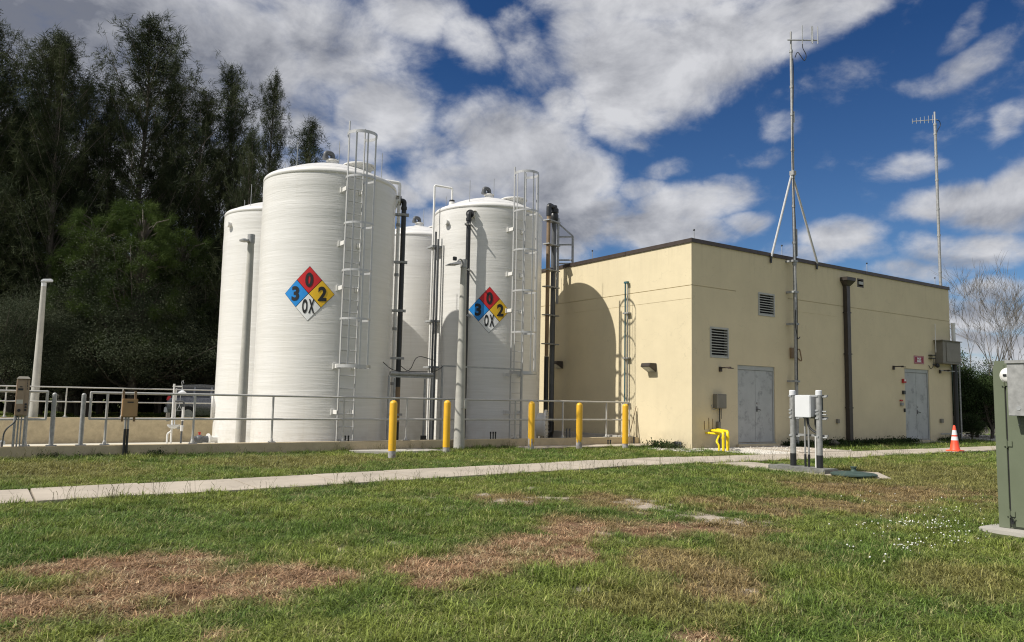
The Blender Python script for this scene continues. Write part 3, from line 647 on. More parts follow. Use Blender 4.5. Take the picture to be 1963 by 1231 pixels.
# louvres
def louvre(r, n_):
    x0, z0, x1, z1 = r; t = .045; q = MB()
    q.box(x0-.01, -.018, z0-.01, x0+t, .12, z1+.01); q.box(x1-t, -.018, z0-.01, x1+.01, .12, z1+.01); q.box(x0+t+.001, -.018, z1-t, x1-t-.001, .12, z1+.01); q.box(x0+t+.001, -.018, z0-.01, x1-t-.001, .12, z0+t)
    fo = obj('louvre', q, M_louv, bld, bev=.003)
    q = MB(); q.box(x0+.02, .125, z0+.02, x1-.02, .139, z1-.02); obj('shade_backing', q, M_dark, fo)  # black sheet paints the shade seen between the slats
    hh = (z1-z0-2*t)/n_; sm_ = MB(); sm_.add([(x0+t, 0, 0)], []) if False else None
    base = MB(); base.prism([(x0+t, -.004, 0), (x0+t, .004, 0), (x0+t, .034, hh*.30), (x0+t, .030, hh*.36), (x0+t, -.004, hh*.30)], (x1-x0-2*t, 0, 0))
    ms = make_mesh(base, 'slat', M_louv, (0, 0, 0))
    for i in range(n_): inst('slat', ms, fo, (0, 0, z0+t+hh*i+.004))
louvre(LV1, 10); louvre(LV2, 8)
x0, z0, x1, z1 = VENT; q = MB(); q.box(x0, .0, z0, x0+.05, .1, z1); q.box(x1-.05, .0, z0, x1, .1, z1); q.box(x0+.051, 0, z1-.05, x1-.051, .1, z1); q.box(x0+.051, 0, z0, x1-.051, .1, z0+.05)
vo = obj('vent', q, M_brown, bld, bev=.003); q = MB(); q.box(x0+.10, -.012, z0+.10, x1-.04, .04, z1-.10); obj('vent_core', q, M_louv, vo)

# ---- things fixed to the long shaded wall
def at0(px, py, off=0.): p = PY(px, py, -off); return p
p = at0(1617, 533); zt = p[2]
ds = thing('downspout', 'wide bronze downspout with funnel head between the doors, full height of the shaded wall', 'downspout', (p[0]+.02, -.12, 0))
xc = p[0]+.03; q = MB(); q.hull8([(xc-.11,-.17,zt-.28),(xc+.11,-.17,zt-.28),(xc+.11,-.005,zt-.28),(xc-.11,-.005,zt-.28),(xc-.24,-.27,zt-.12),(xc+.24,-.27,zt-.12),(xc+.24,-.005,zt-.12),(xc-.24,-.005,zt-.12)])
q.box(xc-.25, -.28, zt-.119, xc+.25, -.004, zt); obj('funnel_head', q, M_down, ds, bev=.006)
q = MB(); q.box(xc-.10, -.155, .02, xc+.10, -.012, zt-.281); obj('pipe', q, M_down, ds, bev=.008)
q = MB(); q.box(xc-.14, -.165, .0, xc-.125+.02, -.002, .05) 
for zz in (1.2, 3.0, 4.4):
    q = MB(); q.box(xc-.13, -.162, zz, xc+.13, -.003, zz+.04); obj('strap', q, M_down, ds)
def wall_lamp(px, py, label):
    p = at0(px, py); t = thing('wall_lamp', label, 'lamp', (p[0], 0, p[2]-.08), 'small arm lamps by the doors'); x, z = p[0], p[2]
    q = MB(); q.box(x-.05, -.05, z-.10, x+.05, -.001, z+.04); obj('base', q, M_brown, t, bev=.004)
    q = MB(); q.bar((x, -.05, z+.01), (x+.05, -.36, z+.02), .07, .035); obj('arm', q, M_brown, t, bev=.006)
    q = MB(); q.box(x+.0, -.42, z-.02, x+.10, -.28, z+.005); obj('shade', q, M_brown, t)
wall_lamp(1380, 706, 'small dark arm lamp above the taupe box, left of the nearer doors')
wall_lamp(1712, 703.5, 'small dark arm lamp at upper left of the farther doors')
wall_lamp(1801, 711, 'small dark arm lamp right of the farther doors, under the corner box')
# taupe electrical box and its conduit
a = wl(1366.5, 755.5, 1384.8, 783); t = thing('electrical_box', 'taupe electrical box on the wall over the yellow gas pipes', 'electrical box', (a[0]+.2, 0, a[1]))
q = MB(); q.box(a[0], -.16, a[1], a[2], -.002, a[3]); obj('case', q, M_jbox, t, bev=.008)
q = MB(); q.box(a[0]+.02, -.172, a[1]+.02, a[2]-.02, -.162, a[3]-.02); obj('cover', q, M_jbox, t, bev=.004)
xm = a[0]+.22; q = MB(); q.tube([(xm, -.06, a[1]), (xm, -.06, .02)], .018, 8); obj('conduit', q, M_black, t)
q = MB(); q.box(xm-.10, -.09, a[1]-.58, xm+.02, -.002, a[1]-.38); obj('switch', q, M_jbox, t, bev=.01)
q = MB(); q.tube([(a[2]-.1, -.05, a[1]), (a[2]-.1, -.05, a[1]-.30)], .008, 6); obj('cable', q, M_dgrey, t)
q = MB(); q.tube(fillet([(a[0]+.1, -.06, a[1]), (a[0]-.05, -.05, a[1]-.05), (a[0]-.08, -.02, a[1]+.1)], .05), .010, 6); obj('cable', q, M_galvp, t)
for i_, (px, y0, y1, lb) in enumerate(((1350, 807, 824, 'first'), (1358.5, 801, 822, 'middle'), (1366, 803, 823, 'last'))):
    p0 = at0(px, y0); p1 = at0(px, y1); q = MB(); q.box(p0[0]-.008, -.012, p1[2], p0[0]+.008, -.001, p0[2])
    tag(obj('anchor_strip', q, M_brownpipe, None, loc=(p0[0], 0, p1[2])), 'thin rusty strip on the wall above the yellow pipes, %s of three from the corner' % lb, 'metal strip', 'rusty strips above the gas pipes')
# yellow gas pipes
def gas(px, pz, x1, y1, r, kink, label):
    t = thing('gas_pipe', label, 'pipe', (x1, y1, 0), 'yellow gas pipes at the corner of the building')
    if kink: pts = fillet([(px, .0, pz), (px+.02, y1*.55, pz-.01), (x1-.03, y1*.93, pz-.20), (x1, y1, pz-.28), (x1, y1, -.05)], .06)
    else: pts = fillet([(px, .0, pz), (x1, y1, pz), (x1, y1, -.05)], .10)
    q = MB(); q.tube(pts, r, 14); obj('pipe', q, M_gas, t)
    for (c0, c1) in (((px, -.10, pz), (px+.0, -.16, pz)), ((x1, y1, pz-(.50 if kink else .17)), (x1, y1, pz-(.45 if kink else .12)))):
        q = MB(); q.cyl(c0, c1, r*1.22, n=14); obj('coupling', q, M_gas, t)
pz = PY(1357, 829, -.2)
def gp(pxw, pyw, pxg, pyg): a = PY(pxw, pyw, 0); b = G(pxg, pyg, 0); return float(a[0]), float(a[2]), float(b[0]), float(b[1])
GA, GB, GC = gp(1353, 830, 1378.4, 865), gp(1363, 828, 1386.8, 866), gp(1372, 826, 1395.3, 865.5); GPZ = []
print('GAS', GA, GB, GC)
gas(GA[0], GA[1], GA[2], GA[3], .028, True, 'slimmest yellow gas pipe, bent twice, nearest the building corner')
gas(GB[0], PY(1386.8, 829, GB[3])[2], GB[2], GB[3], .038, False, 'middle yellow gas pipe with a square elbow')
gas(GC[0], PY(1395.3, 827.5, GC[3])[2], GC[2], GC[3], .042, False, 'thickest yellow gas pipe, nearest the grey doors')
# sign
a = wl(1751.8, 682.6, 1770.6, 697.6); sg = thing('wall_sign', 'maroon FACP INSIDE sign with white border over the farther doors', 'sign', (a[0]+.3, 0, a[1]))
q = MB(); q.box(a[0], -.014, a[1], a[2], -.002, a[3]); obj('plate', q, M_maroon, sg)
W_, H_ = a[2]-a[0], a[3]-a[1]; q = MB(); nx_, nz_ = 11, 7
qb = q
for i in range(nx_):
    for zz in (a[1]+.022, a[3]-.034): xx = a[0]+.03+(W_-.06)*i/(nx_-1); q.box(xx-.016, -.0165, zz, xx+.016, -.0145, zz+.014)
for j in range(1, nz_-1):
    for xx in (a[0]+.022, a[2]-.036): zz = a[1]+.03+(H_-.06)*j/(nz_-1); q.box(xx, -.0165, zz-.014, xx+.014, -.0145, zz+.014)
o = obj('border', q, M_swhite, sg); o['kind'] = 'stuff'
for txt, zz in (('FACP', .66), ('INSIDE', .33)):
    mm = text_mesh(txt, H_*.34, .006, .95 if txt == 'INSIDE' else 1.15, .001); mm.materials.append(M_swhite)
    o = inst('lettering', mm, sg, (a[0]+W_/2-root_loc(sg)[0], -.0175, a[1]+H_*zz-root_loc(sg)[2]), (R_(90), 0, 0))
def wbox(name, px0, py0, px1, py1, dpt, mat, label, cat, bev=.006, group=None):
    a = wl(px0, py0, px1, py1); q = MB(); q.box(a[0], -dpt, a[1], a[2], -.002, a[3])
    return tag(obj(name, q, mat, None, bev, loc=((a[0]+a[2])/2, 0, a[1])), label, cat, group), a
o, a = wbox('fire_alarm_box', 1728.3, 726.8, 1733.6, 734.2, .08, M_red, 'red fire alarm box beside the farther doors', 'alarm')
q = MB(); q.box(a[0]+.04, -.088, a[1]+.06, a[2]-.04, -.081, a[1]+.13); obj('strobe', q, M_swhite, o)
wbox('card_reader', 1729, 749, 1733.4, 756, .06, M_black, 'black box below the red fire alarm', 'control box')
wbox('pull_station', 1724.2, 766.3, 1728.8, 769.3, .05, M_red, 'little dark red box left of the farther doors', 'alarm')
wbox('keypad', 1725, 772, 1730.5, 777.5, .06, M_galvp, 'small grey lock box under the little red box', 'lock box')
wbox('intercom', 1732.2, 783, 1734.6, 790, .04, M_black, 'slim black plate at handle height by the farther doors', 'intercom')
wbox('tap_box', 1602.3, 803.5, 1606.5, 811.5, .07, M_jbox, 'small taupe tap cover low on the wall, left of the downspout', 'tap')
wbox('tap_box', 1801.2, 803, 1806, 810.5, .07, M_jbox, 'small taupe tap cover low on the wall, right of the farther doors', 'tap')
# whip antenna on bracket
p0 = at0(1785, 621); p1 = at0(1788, 676); t = thing('whip_antenna', 'thin white whip antenna on a black bracket above the farther doors', 'antenna', (p1[0], -.1, p1[2]))
q = MB(); q.tube([(p1[0], -.12, p1[2]), (p1[0], -.12, p0[2])], .013, 8); obj('whip', q, M_whitepvc, t)
a = wl(1779.5, 680.5, 1787.5, 688); q = MB(); q.box(a[0], -.13, a[3]-.03, a[2], -.002, a[3]); q.box(a[0], -.13, a[1], a[2], -.002, a[1]+.03); obj('bracket', q, M_black, t)
q = MB(); q.tube(fillet([(a[2]-.1, -.10, a[1]), (a[2]-.12, -.10, a[1]-.25), (a[2]-.3, -.08, a[1]-.42), (a[2]-.35, -.03, a[1]-.25)], .12), .012, 6); obj('cable', q, M_black, t)
p = at0(1790.8, 701); q = MB(); q.ball((p[0], -.12, p[2]), .085); q.cyl((p[0]-.1, -.003, p[2]+.03), (p[0]-.03, -.10, p[2]+.01), .03, n=10)
tag(obj('dome_camera', q, M_black, None, loc=(p[0], 0, p[2]-.09)), 'round black camera on the wall right of the FACP sign', 'camera')
# corner box, pipe and conduit
c0 = PY(1808, 695, -.30); c1 = PY(1841, 656, -.30)
t = thing('equipment_cabinet', 'large taupe cabinet hung off the far corner of the cream building', 'cabinet', (c0[0]+.5, -.2, c0[2]))
q = MB(); q.box(c0[0], -.30, c0[2], c1[0], .35, c1[2]-.02); obj('case', q, M_jbox, t, bev=.01)
q = MB(); q.box(c0[0]+.25, -.318, c0[2]+.05, c1[0]-.04, -.302, c1[2]-.08); obj('door', q, M_jbox, t, bev=.006)
q = MB(); q.box(c0[0]-.10, -.36, c1[2]-.019, c1[0]+.02, .36, c1[2]+.01); obj('rain_cap', q, M_jbox, t)
q = MB(); q.box(c0[0]-.08, -.34, c0[2]-.03, c1[0]+.02, .30, c0[2]-.001); obj('bottom_flange', q, M_jbox, t)
q = MB(); q.tube([(BL_+.03, -.12, .0), (BL_+.03, -.12, c0[2]-.04)], .085, 12); tag(obj('standpipe', q, M_black, None, loc=(BL_+.03, -.12, 0)), 'black standpipe at the far corner under the taupe cabinet', 'pipe')
q = MB(); q.tube([(BL_+.21, -.20, .0), (BL_+.21, -.20, c0[2]-.04)], .03, 8); o = tag(obj('conduit', q, M_galv, None, loc=(BL_+.21, -.2, 0)), 'slim grey conduit beside the black standpipe', 'conduit')
for py_ in (711, 832): p = PY(1815, py_, -.18); q = MB(); q.box(p[0]-.35, -.16, p[2]-.02, BL_+.25, -.13, p[2]+.02); obj('clamp', q, M_galvp, o)
ptop = PY(1823.5, 622, -.1); q = MB(); q.tube([(BL_+.07, -.10, c1[2]+.01), (BL_+.05, -.10, ptop[2])], .07, 12); q.cyl((BL_+.05, -.10, ptop[2]-.03), (BL_+.05, -.10, ptop[2]+.06), .085, n=12)
tag(obj('pvc_riser', q, M_whitepvc, None, loc=(BL_+.07, -.1, c1[2])), 'short white pipe rising from the top of the taupe corner cabinet', 'pipe')

# ---- things on the sunlit end wall (x = 0)
def wall_pack(py_, z, label, lit):
    t = thing('wall_light', label, 'lamp', (0, py_, z-.15), 'wall lights on the sunlit end wall')
    q = MB(); q.hull8([(-.004,py_-.19,z-.13),(-.30,py_-.19,z+.03),(-.30,py_+.19,z+.03),(-.004,py_+.19,z-.13),(-.004,py_-.19,z+.13),(-.26,py_-.19,z+.13),(-.26,py_+.19,z+.13),(-.004,py_+.19,z+.13)]); obj('housing', q, M_down if not lit else M_jbox, t, bev=.008)
    q = MB(); q.add([(-.03,py_-.16,z-.122),(-.285,py_-.16,z+.015),(-.285,py_+.16,z+.015),(-.03,py_+.16,z-.122)], [(0,1,2,3)]); obj('lens', q, M_lens, t)
p = PX(1250, 705, 0); wall_pack(p[1], p[2], 'small wall light on the bare sunlit wall near the corner', False)
p = PX(1073, 700, 0); wall_pack(p[1], p[2], 'box wall light in the tank shadow beside the black pipes', False)
p = PX(1200, 542, -.12); yb = p[1]; ztp = p[2]
t = thing('conduit_riser', 'teal painted conduit pair rising on the sunlit wall past the railing end', 'conduit', (-.1, yb, .1))
q = MB(); q.tube([(-.10, yb+.05, .25), (-.10, yb+.05, ztp)], .024, 10); obj('conduit', q, M_blue, t)
q = MB(); q.tube([(-.08, yb-.07, .25), (-.08, yb-.03, ztp-.03)], .016, 8); obj('conduit', q, M_galv, t)
q = MB(); q.box(-.13, yb-.06, ztp-.02, -.04, yb+.09, ztp+.04); obj('cap', q, M_blue, t)
for zz in (1.2, 2.6, 4.0): q = MB(); q.box(-.15, yb-.12, zz, -.003, yb+.11, zz+.04); obj('clamp', q, M_galvp, t)
q = MB(); q.tube([(-.28, 2.25, CT), (-.06, 2.18, 1.15)], .012, 8); tag(obj('leaning_rod', q, M_brownpipe, None, loc=(-.28, 2.25, CT)), 'thin rod leaning on the wall at the railing end', 'rod')
# roof lightning rods
def roof_rod(px, y0, y1, pl, label):
    if pl == 'x': b = PX(px, y1, .12); tp = PX(px, y0, .12)
    else: b = PY(px, y1, .12); tp = PY(px, y0, .12)
    t = thing('lightning_rod', label, 'lightning rod', (b[0], b[1], BH-.02), 'lightning rods along the roof edge')
    q = MB(); q.tube([(b[0], b[1], BH-.03), (b[0], b[1], max(tp[2], BH+.25))], .011, 6); obj('rod', q, M_galvp, t)
    q = MB(); q.lathe([(.05, 0), (.05, .02), (.02, .05)], (b[0], b[1], BH-.02), 10); obj('foot', q, M_galvp, t)
    q = MB(); q.ball((b[0], b[1], max(tp[2], BH+.25)), .03, n=8, m=6); obj('tip', q, M_black, t)
roof_rod(1135.4, 481, 495, 'x', 'roof lightning rod over the middle of the sunlit end wall')
roof_rod(1330.5, 441, 456, 'y', 'roof lightning rod right at the near building corner')
roof_rod(1499, 471, 486, 'y', 'roof lightning rod beside the left leg of the mast brace')
roof_rod(1662, 505, 517, 'y', 'roof lightning rod beyond the downspout')
roof_rod(1792.5, 533, 544, 'y', 'roof lightning rod just left of the farther mast')

# ------------------------------------------------------------------ antenna masts
mb_ = PY(1528.5, 851, -.22); mx = mb_[0]; my = -.22
mt = PY(1517.5, 62, my); mcoup = PY(1519, 97, my)
t = thing('antenna_mast', 'tall galvanised mast with braced legs and an upright dipole antenna on top', 'antenna mast', (mx, my, 0))
zc1 = PY(1526, 505, my)[2]; zc2 = mcoup[2]
q = MB(); q.tube([(mx, my, 0), (mx, my, zc1)], .055, 14); obj('lower_pipe', q, M_galv, t)
q = MB(); q.tube([(mx, my, zc1-.02), (mx, my, zc2)], .045, 14); obj('upper_pipe', q, M_galv, t)
q = MB(); q.tube([(mx, my, zc2), (mx, my, mt[2])], .030, 12); obj('top_pipe', q, M_galv, t)
for py_ in (100, 168, 220, 288, 340, 395, 465, 505): z = PY(1520, py_, my)[2]; q = MB(); q.cyl((mx, my, z-.04), (mx, my, z+.04), .058 if py_ < 505 else .068, n=12); obj('coupling', q, M_galvp if py_ % 3 else M_galv, t)
for py_ in (501, 560, 621, 731): z = PY(1522, py_, my)[2]; q = MB(); q.box(mx-.16, my-.075, z-.03, mx+.09, my+.07, z+.03); q.box(mx-.16, my+.071, z-.03, mx-.10, -.003, z+.03); obj('wall_clamp', q, M_galvp, t)
zap = PY(1525, 333, my)[2]
for px_, py_ in ((1478, 492), (1566, 505)):
    f_ = PY(px_, py_, -.04); q = MB(); q.tube([(mx, my+.04, zap), (f_[0], -.06, f_[2])], .036, 10); obj('brace', q, M_alu, t)
    q = MB(); q.bar((f_[0], -.055, f_[2]+.06), (f_[0]-.02, -.05, f_[2]-.20), .07, .03, (0, 1, 0)); obj('brace_foot', q, M_black, t)
q = MB(); q.box(mx-.07, my-.07, zap-.08, mx+.07, my+.08, zap+.06); obj('brace_head', q, M_galv, t)
za = PY(1520, 80, my)[2]; B0 = G(1511, 80, za); B1 = G(1564, 80.5, za); bd = (B1-B0)/np.linalg.norm(B1-B0); bc = np.array((mx, my-.06, za)); bl = float(np.linalg.norm(B1-bc))
q = MB(); q.tube([bc-bd*.16, bc+bd*bl], .022, 8); obj('boom', q, M_galvp, t)
def bp(f_, z, s_=0.): p_ = bc+bd*(bl*f_+s_); return (p_[0], p_[1]-.03, z)
def zz_(py_): return PY(1540, py_, my)[2]
q = MB(); q.tube([bp(.365, zz_(97)), bp(.365, zz_(62))], .015, 6); obj('element', q, M_galvp, t)
q = MB(); q.tube([bp(.73, zz_(93)), bp(.73, zz_(65)), bp(.755, zz_(63)), bp(.78, zz_(65)), bp(.78, zz_(93)), bp(.755, zz_(96))], .017, 6); obj('folded_dipole', q, M_galvp, t)
q = MB(); q.tube([bp(.985, zz_(96)), bp(.985, zz_(64))], .017, 6); obj('element', q, M_galvp, t)
q = MB(); q.tube(fillet([bp(.365, zz_(96)), bp(.365, zz_(104)), bp(.53, zz_(118)), bp(.44, zz_(130)), bp(.30, zz_(120)), bp(.16, zz_(110)), bp(.06, zz_(122))], .16, 6), .014, 6); obj('coax_loop', q, M_black, t)
q = MB(); pts = []
for i in range(40):
    f_ = i/39; z = zz_(122)*(1-f_)+1.9*f_; a_ = .4+2.2*math.sin(f_*5); pts.append((mx+.065*math.cos(a_), my-.065*abs(math.sin(a_)), z))
q.tube(pts, .012, 6); obj('cable', q, M_black, t)
z = PY(1526, 640, my)[2]; q = MB(); q.tube(fillet([(mx-.05, my-.06, z+.75), (mx-.16, my-.1, z+.3), (mx-.05, my-.12, z-.2), (mx+.08, my-.1, z-.1)], .2), .014, 6); obj('cable', q, M_black, t)
a = wl(1513.5, 667, 1523, 687); q = MB(); q.box(a[0], -.07, a[1], a[2], -.002, a[3]); q.tube(fillet([(a[2], -.05, a[3]-.1), (a[2]+.15, -.08, a[3]), (a[2]+.25, -.1, a[3]-.45), (a[2]+.02, -.05, a[1]+.05)], .15), .02, 6)
tag(obj('surge_box', q, M_brownpipe, None, loc=(a[0], 0, a[1])), 'small brown box with looped cable beside the nearer mast', 'junction box')
q = MB(); q.box(mx+.07, my-.03, PY(1530, 492, my)[2], mx+.15, my+.05, PY(1530, 440, my)[2]); obj('splice_case', q, M_galvp, t, bev=.01)
q = MB(); q.box(mx+.05, my-.03, PY(1524, 236, my)[2], mx+.10, my+.03, PY(1524, 215, my)[2]); obj('splice_case', q, M_alu, t, bev=.006)
# farther mast stands behind the roof edge
D_ = 1.4; p0 = PY(1803, 545, D_); p1 = PY(1790, 214, D_); fx_, fy_ = p0[0], D_
t = thing('antenna_mast', 'slimmer farther mast rising behind the roof with a comb shaped yagi antenna', 'antenna mast', (fx_, fy_, BH-.3))
zj = PY(1792, 240, D_)[2]
q = MB(); q.tube([(fx_, fy_, BH-.33), (fx_, fy_, zj)], .058, 12); obj('pipe', q, M_galv, t)
q = MB(); q.tube([(fx_, fy_, zj), (fx_, fy_, p1[2])], .034, 10); obj('top_pipe', q, M_alu, t)
for py_ in (240, 258, 300, 345, 400, 450, 520): z = PY(1795, py_, D_)[2]; q = MB(); q.cyl((fx_, fy_, z-.04), (fx_, fy_, z+.04), .070, n=10); obj('coupling', q, M_galvp, t)
zb = PY(1790, 229, D_)[2]; e_ = G(1749, 233, zb+.02); q = MB(); q.tube([(fx_+.1, fy_-.06, zb+.02), (e_[0], e_[1], e_[2])], .017, 6); obj('boom', q, M_alu, t)
for i in range(6):
    f_ = .15+.85*i/5; c_ = np.array((fx_, fy_-.06, zb+.02))*(1-f_)+np.array(e_)*f_; h_ = .20-.015*i; q = MB(); q.tube([(c_[0], c_[1], c_[2]-h_*.8), (c_[0], c_[1], c_[2]+h_)], .010, 5); obj('element', q, M_galvp, t)
q = MB(); q.tube(fillet([(fx_+.05, fy_, zb+.02), (fx_+.42, fy_, zb+.05), (fx_+.48, fy_, zb-.15), (fx_+.18, fy_, zb-.45), (fx_+.07, fy_, zb-.7)], .2, 6), .016, 6); obj('coax_loop', q, M_black, t)

# ================================================================== TANKS
RIM = 6.92-PADZ; APEX = 7.43-PADZ           # heights above the pad
def shell_mesh():
    q = MB(); n = 128; prof = []
    zs = np.linspace(0, RIM-.13, 150); rr = np.random.default_rng(5)
    nz = np.cumsum(rr.normal(0, 1, 150)); nz = nz-np.convolve(nz, np.ones(25)/25, 'same'); nz = nz/np.abs(nz).max()
    for i, z in enumerate(zs):
        r = TR+nz[i]*.0028+.007*math.sin(z*8.3+.4*math.sin(z*2.1))*(z/7)**5
        if z < .45: r += .035*(1-z/.45)**2
        pass
        prof.append((r, z))
    V = []
    for i, (r, z) in enumerate(prof):
        for k_ in range(n):
            a = 2*math.pi*k_/n; V.append(((r+.003*math.sin(3*a+z*.7))*math.cos(a), (r+.003*math.sin(3*a+z*.7))*math.sin(a), z))
    m = len(prof); q.add(V, [(i*n+k_, i*n+(k_+1) % n, (i+1)*n+(k_+1) % n, (i+1)*n+k_) for i in range(m-1) for k_ in range(n)], True)
    return make_mesh(q, 'shell', M_tank, ang=60)
def dome_mesh():
    q = MB(); p = [(TR-.03, RIM-.17), (TR+.010, RIM-.155), (TR+.012, RIM-.10)]
    for i in range(7): a = R_(90*i/6*.85); p.append((TR+.012-.14*(1-math.cos(a)), RIM-.10+.11*math.sin(a)))
    r0, z0 = p[-1]
    for i in range(1, 9): f = i/8; p.append((max(r0*(1-f), .01), z0+(APEX-z0)*(1-(1-f)**1.7)))
    q.lathe(p, (0, 0, 0), 96, False); return make_mesh(q, 'dome', M_tankdome, ang=70)
ME_sh, ME_do = shell_mesh(), dome_mesh()
def vent_bits():
    a = MB(); a.lathe([(.20, -.05), (.20, .03), (.13, .05), (.13, .13), (.17, .13), (.17, .16), (.0, .16)], (0, 0, APEX), 20)
    b = MB(); b.tube(fillet([(0, 0, APEX+.14), (0, 0, APEX+.34), (-.20, 0, APEX+.34), (-.20, 0, APEX+.20)], .09, 5), .066, 14)
    b.cyl((-.20, 0, APEX+.22), (-.20, 0, APEX+.15), .085, n=14); b.cyl((0, 0, APEX+.16), (0, 0, APEX+.20), .095, n=14)
    c = MB(); cx, cy = .48, -.72; zb_ = APEX-.24
    c.lathe([(.26, -.12), (.29, .0), (.37, .11), (.43, .125), (.43, .15), (.38, .175), (.22, .205), (.01, .215)], (cx, cy, zb_), 36)
    d = MB()
    for i in range(18): a_ = 2*math.pi*i/18; d.cyl((cx+.385*math.cos(a_), cy+.385*math.sin(a_), zb_+.10), (cx+.385*math.cos(a_), cy+.385*math.sin(a_), zb_+.165), .008, n=6)
    return [make_mesh(a, 'vent_flange', M_tankdome), make_mesh(b, 'vent_gooseneck', M_dgrey), make_mesh(c, 'top_manway', M_tankdome), make_mesh(d, 'bolt_ring', M_galv)]
VB = vent_bits()
_r = MB(); _r.tube([(0, 0, 0), (0, 0, .72)], .009, 6); ME_rod = make_mesh(_r, 'air_terminal', M_galvp)
def strap(q, pts, h, th):
    n = len(pts); V = []; P = [np.array(p, float) for p in pts]
    for i in range(n):
        t_ = P[min(i+1, n-1)]-P[max(i-1, 0)]; nn_ = np.array((t_[1], -t_[0], 0)); nn_ /= np.linalg.norm(nn_)+1e-9
        for s_, zz in ((-1, -h/2), (1, -h/2), (1, h/2), (-1, h/2)): V.append(P[i]+nn_*th/2*s_+np.array((0, 0, zz)))
    F = [(i*4+k_, i*4+(k_+1) % 4, (i+1)*4+(k_+1) % 4, (i+1)*4+k_) for i in range(n-1) for k_ in range(4)]+[(3, 2, 1, 0), (n*4-4, n*4-3, n*4-2, n*4-1)]
    q.add(V, F)
def cylhit(px, py, c, R):
    d = ray(px, py); o = CAM[:2]-np.array(c); a = d[0]**2+d[1]**2; b = 2*(o@d[:2]); cc = o@o-R*R
    t = (-b-math.sqrt(max(b*b-4*a*cc, 0)))/(2*a); p = CAM+d*t; return math.atan2(p[0]-c[0], p[1]-c[1]), p[2]
def ladder(tank, c, zbot, ztop, hoops):
    L0 = root_loc(tank); y0 = c[1]-TR-.20; xm = c[0]-.12; hw = .205
    q = MB()
    for s_ in (-1, 1): q.box(xm+s_*hw-.011, y0-.03, zbot, xm+s_*hw+.011, y0+.03, ztop+(.12 if s_ < 0 else .0))
    la = obj('ladder', q, M_alu, tank, bev=.002)
    r_ = MB(); r_.tube([(-hw, 0, 0), (hw, 0, 0)], .0125, 8); mr = make_mesh(r_, 'rung', M_alu)
    z = zbot+.3
    while z < RIM+PADZ+.0: inst('rung', mr, la, (xm-L0[0], y0-L0[1], z-L0[2])); z += .305
    ym = y0-.34
    for i, hz in enumerate(hoops):
        q = MB(); rr = .40 if i == 0 else .36; pts = []
        for j in range(21):
            a = R_(-60+300*j/20); pts.append((xm-rr*math.sin(a+R_(180)-R_(90)-R_(30))*0+rr*math.cos(R_(90-150+0)+0)*0, 0, 0))
        pts = []
        a0, a1 = R_(90+34), R_(90-34+360)
        for j in range(25):
            a = a0+(a1-a0)*j/24; pts.append((xm+rr*math.cos(a), ym+rr*math.sin(a), hz))
        pts = [(xm-hw-.012, y0, hz)]+pts+[(xm+hw+.012, y0, hz)]
        strap(q, pts, .075 if i in (0, len(hoops)-1) else .05, .007); obj('cage_hoop', q, M_alu, la)
    for k_, ad in enumerate((-175, -135, -90, -45, -5)):
        a = R_(ad); rr = .352; q = MB(); x_, y_ = xm+rr*math.cos(a), ym+rr*math.sin(a)
        q.hull8([(x_-.02 if abs(math.sin(a)) > .6 else x_-.005, y_-.005 if abs(math.sin(a)) > .6 else y_-.02, hoops[0]), (x_+(.02 if abs(math.sin(a)) > .6 else .005), y_-(.005 if abs(math.sin(a)) > .6 else .02), hoops[0]),
                 (x_+(.02 if abs(math.sin(a)) > .6 else .005), y_+(.005 if abs(math.sin(a)) > .6 else .02), hoops[0]), (x_-(.02 if abs(math.sin(a)) > .6 else .005), y_+(.005 if abs(math.sin(a)) > .6 else .02), hoops[0]),
                 (x_-(.02 if abs(math.sin(a)) > .6 else .005), y_-(.005 if abs(math.sin(a)) > .6 else .02), hoops[-1]), (x_+(.02 if abs(math.sin(a)) > .6 else .005), y_-(.005 if abs(math.sin(a)) > .6 else .02), hoops[-1]),
                 (x_+(.02 if abs(math.sin(a)) > .6 else .005), y_+(.005 if abs(math.sin(a)) > .6 else .02), hoops[-1]), (x_-(.02 if abs(math.sin(a)) > .6 else .005), y_+(.005 if abs(math.sin(a)) > .6 else .02), hoops[-1])])
        obj('cage_bar', q, M_alu, la)
    for i, hz in enumerate((.9, 2.0, 3.9, 5.0, 6.35)):
        q = MB()
        for s_ in (-1, 1):
            x_ = xm+s_*(hw+.03); q.box(x_-.006, y0-.02, hz-.05, x_+.006, c[1]-math.sqrt(TR**2-(x_-c[0])**2)+.01, hz+.05); q.box(x_-.05, c[1]-math.sqrt(TR**2-(abs(x_-c[0])+.05)**2)-.03, hz-.07, x_+.05, c[1]-math.sqrt(TR**2-(abs(x_-c[0])+.05)**2)+.03, hz+.07)
        obj('bracket', q, M_tankdome, la)
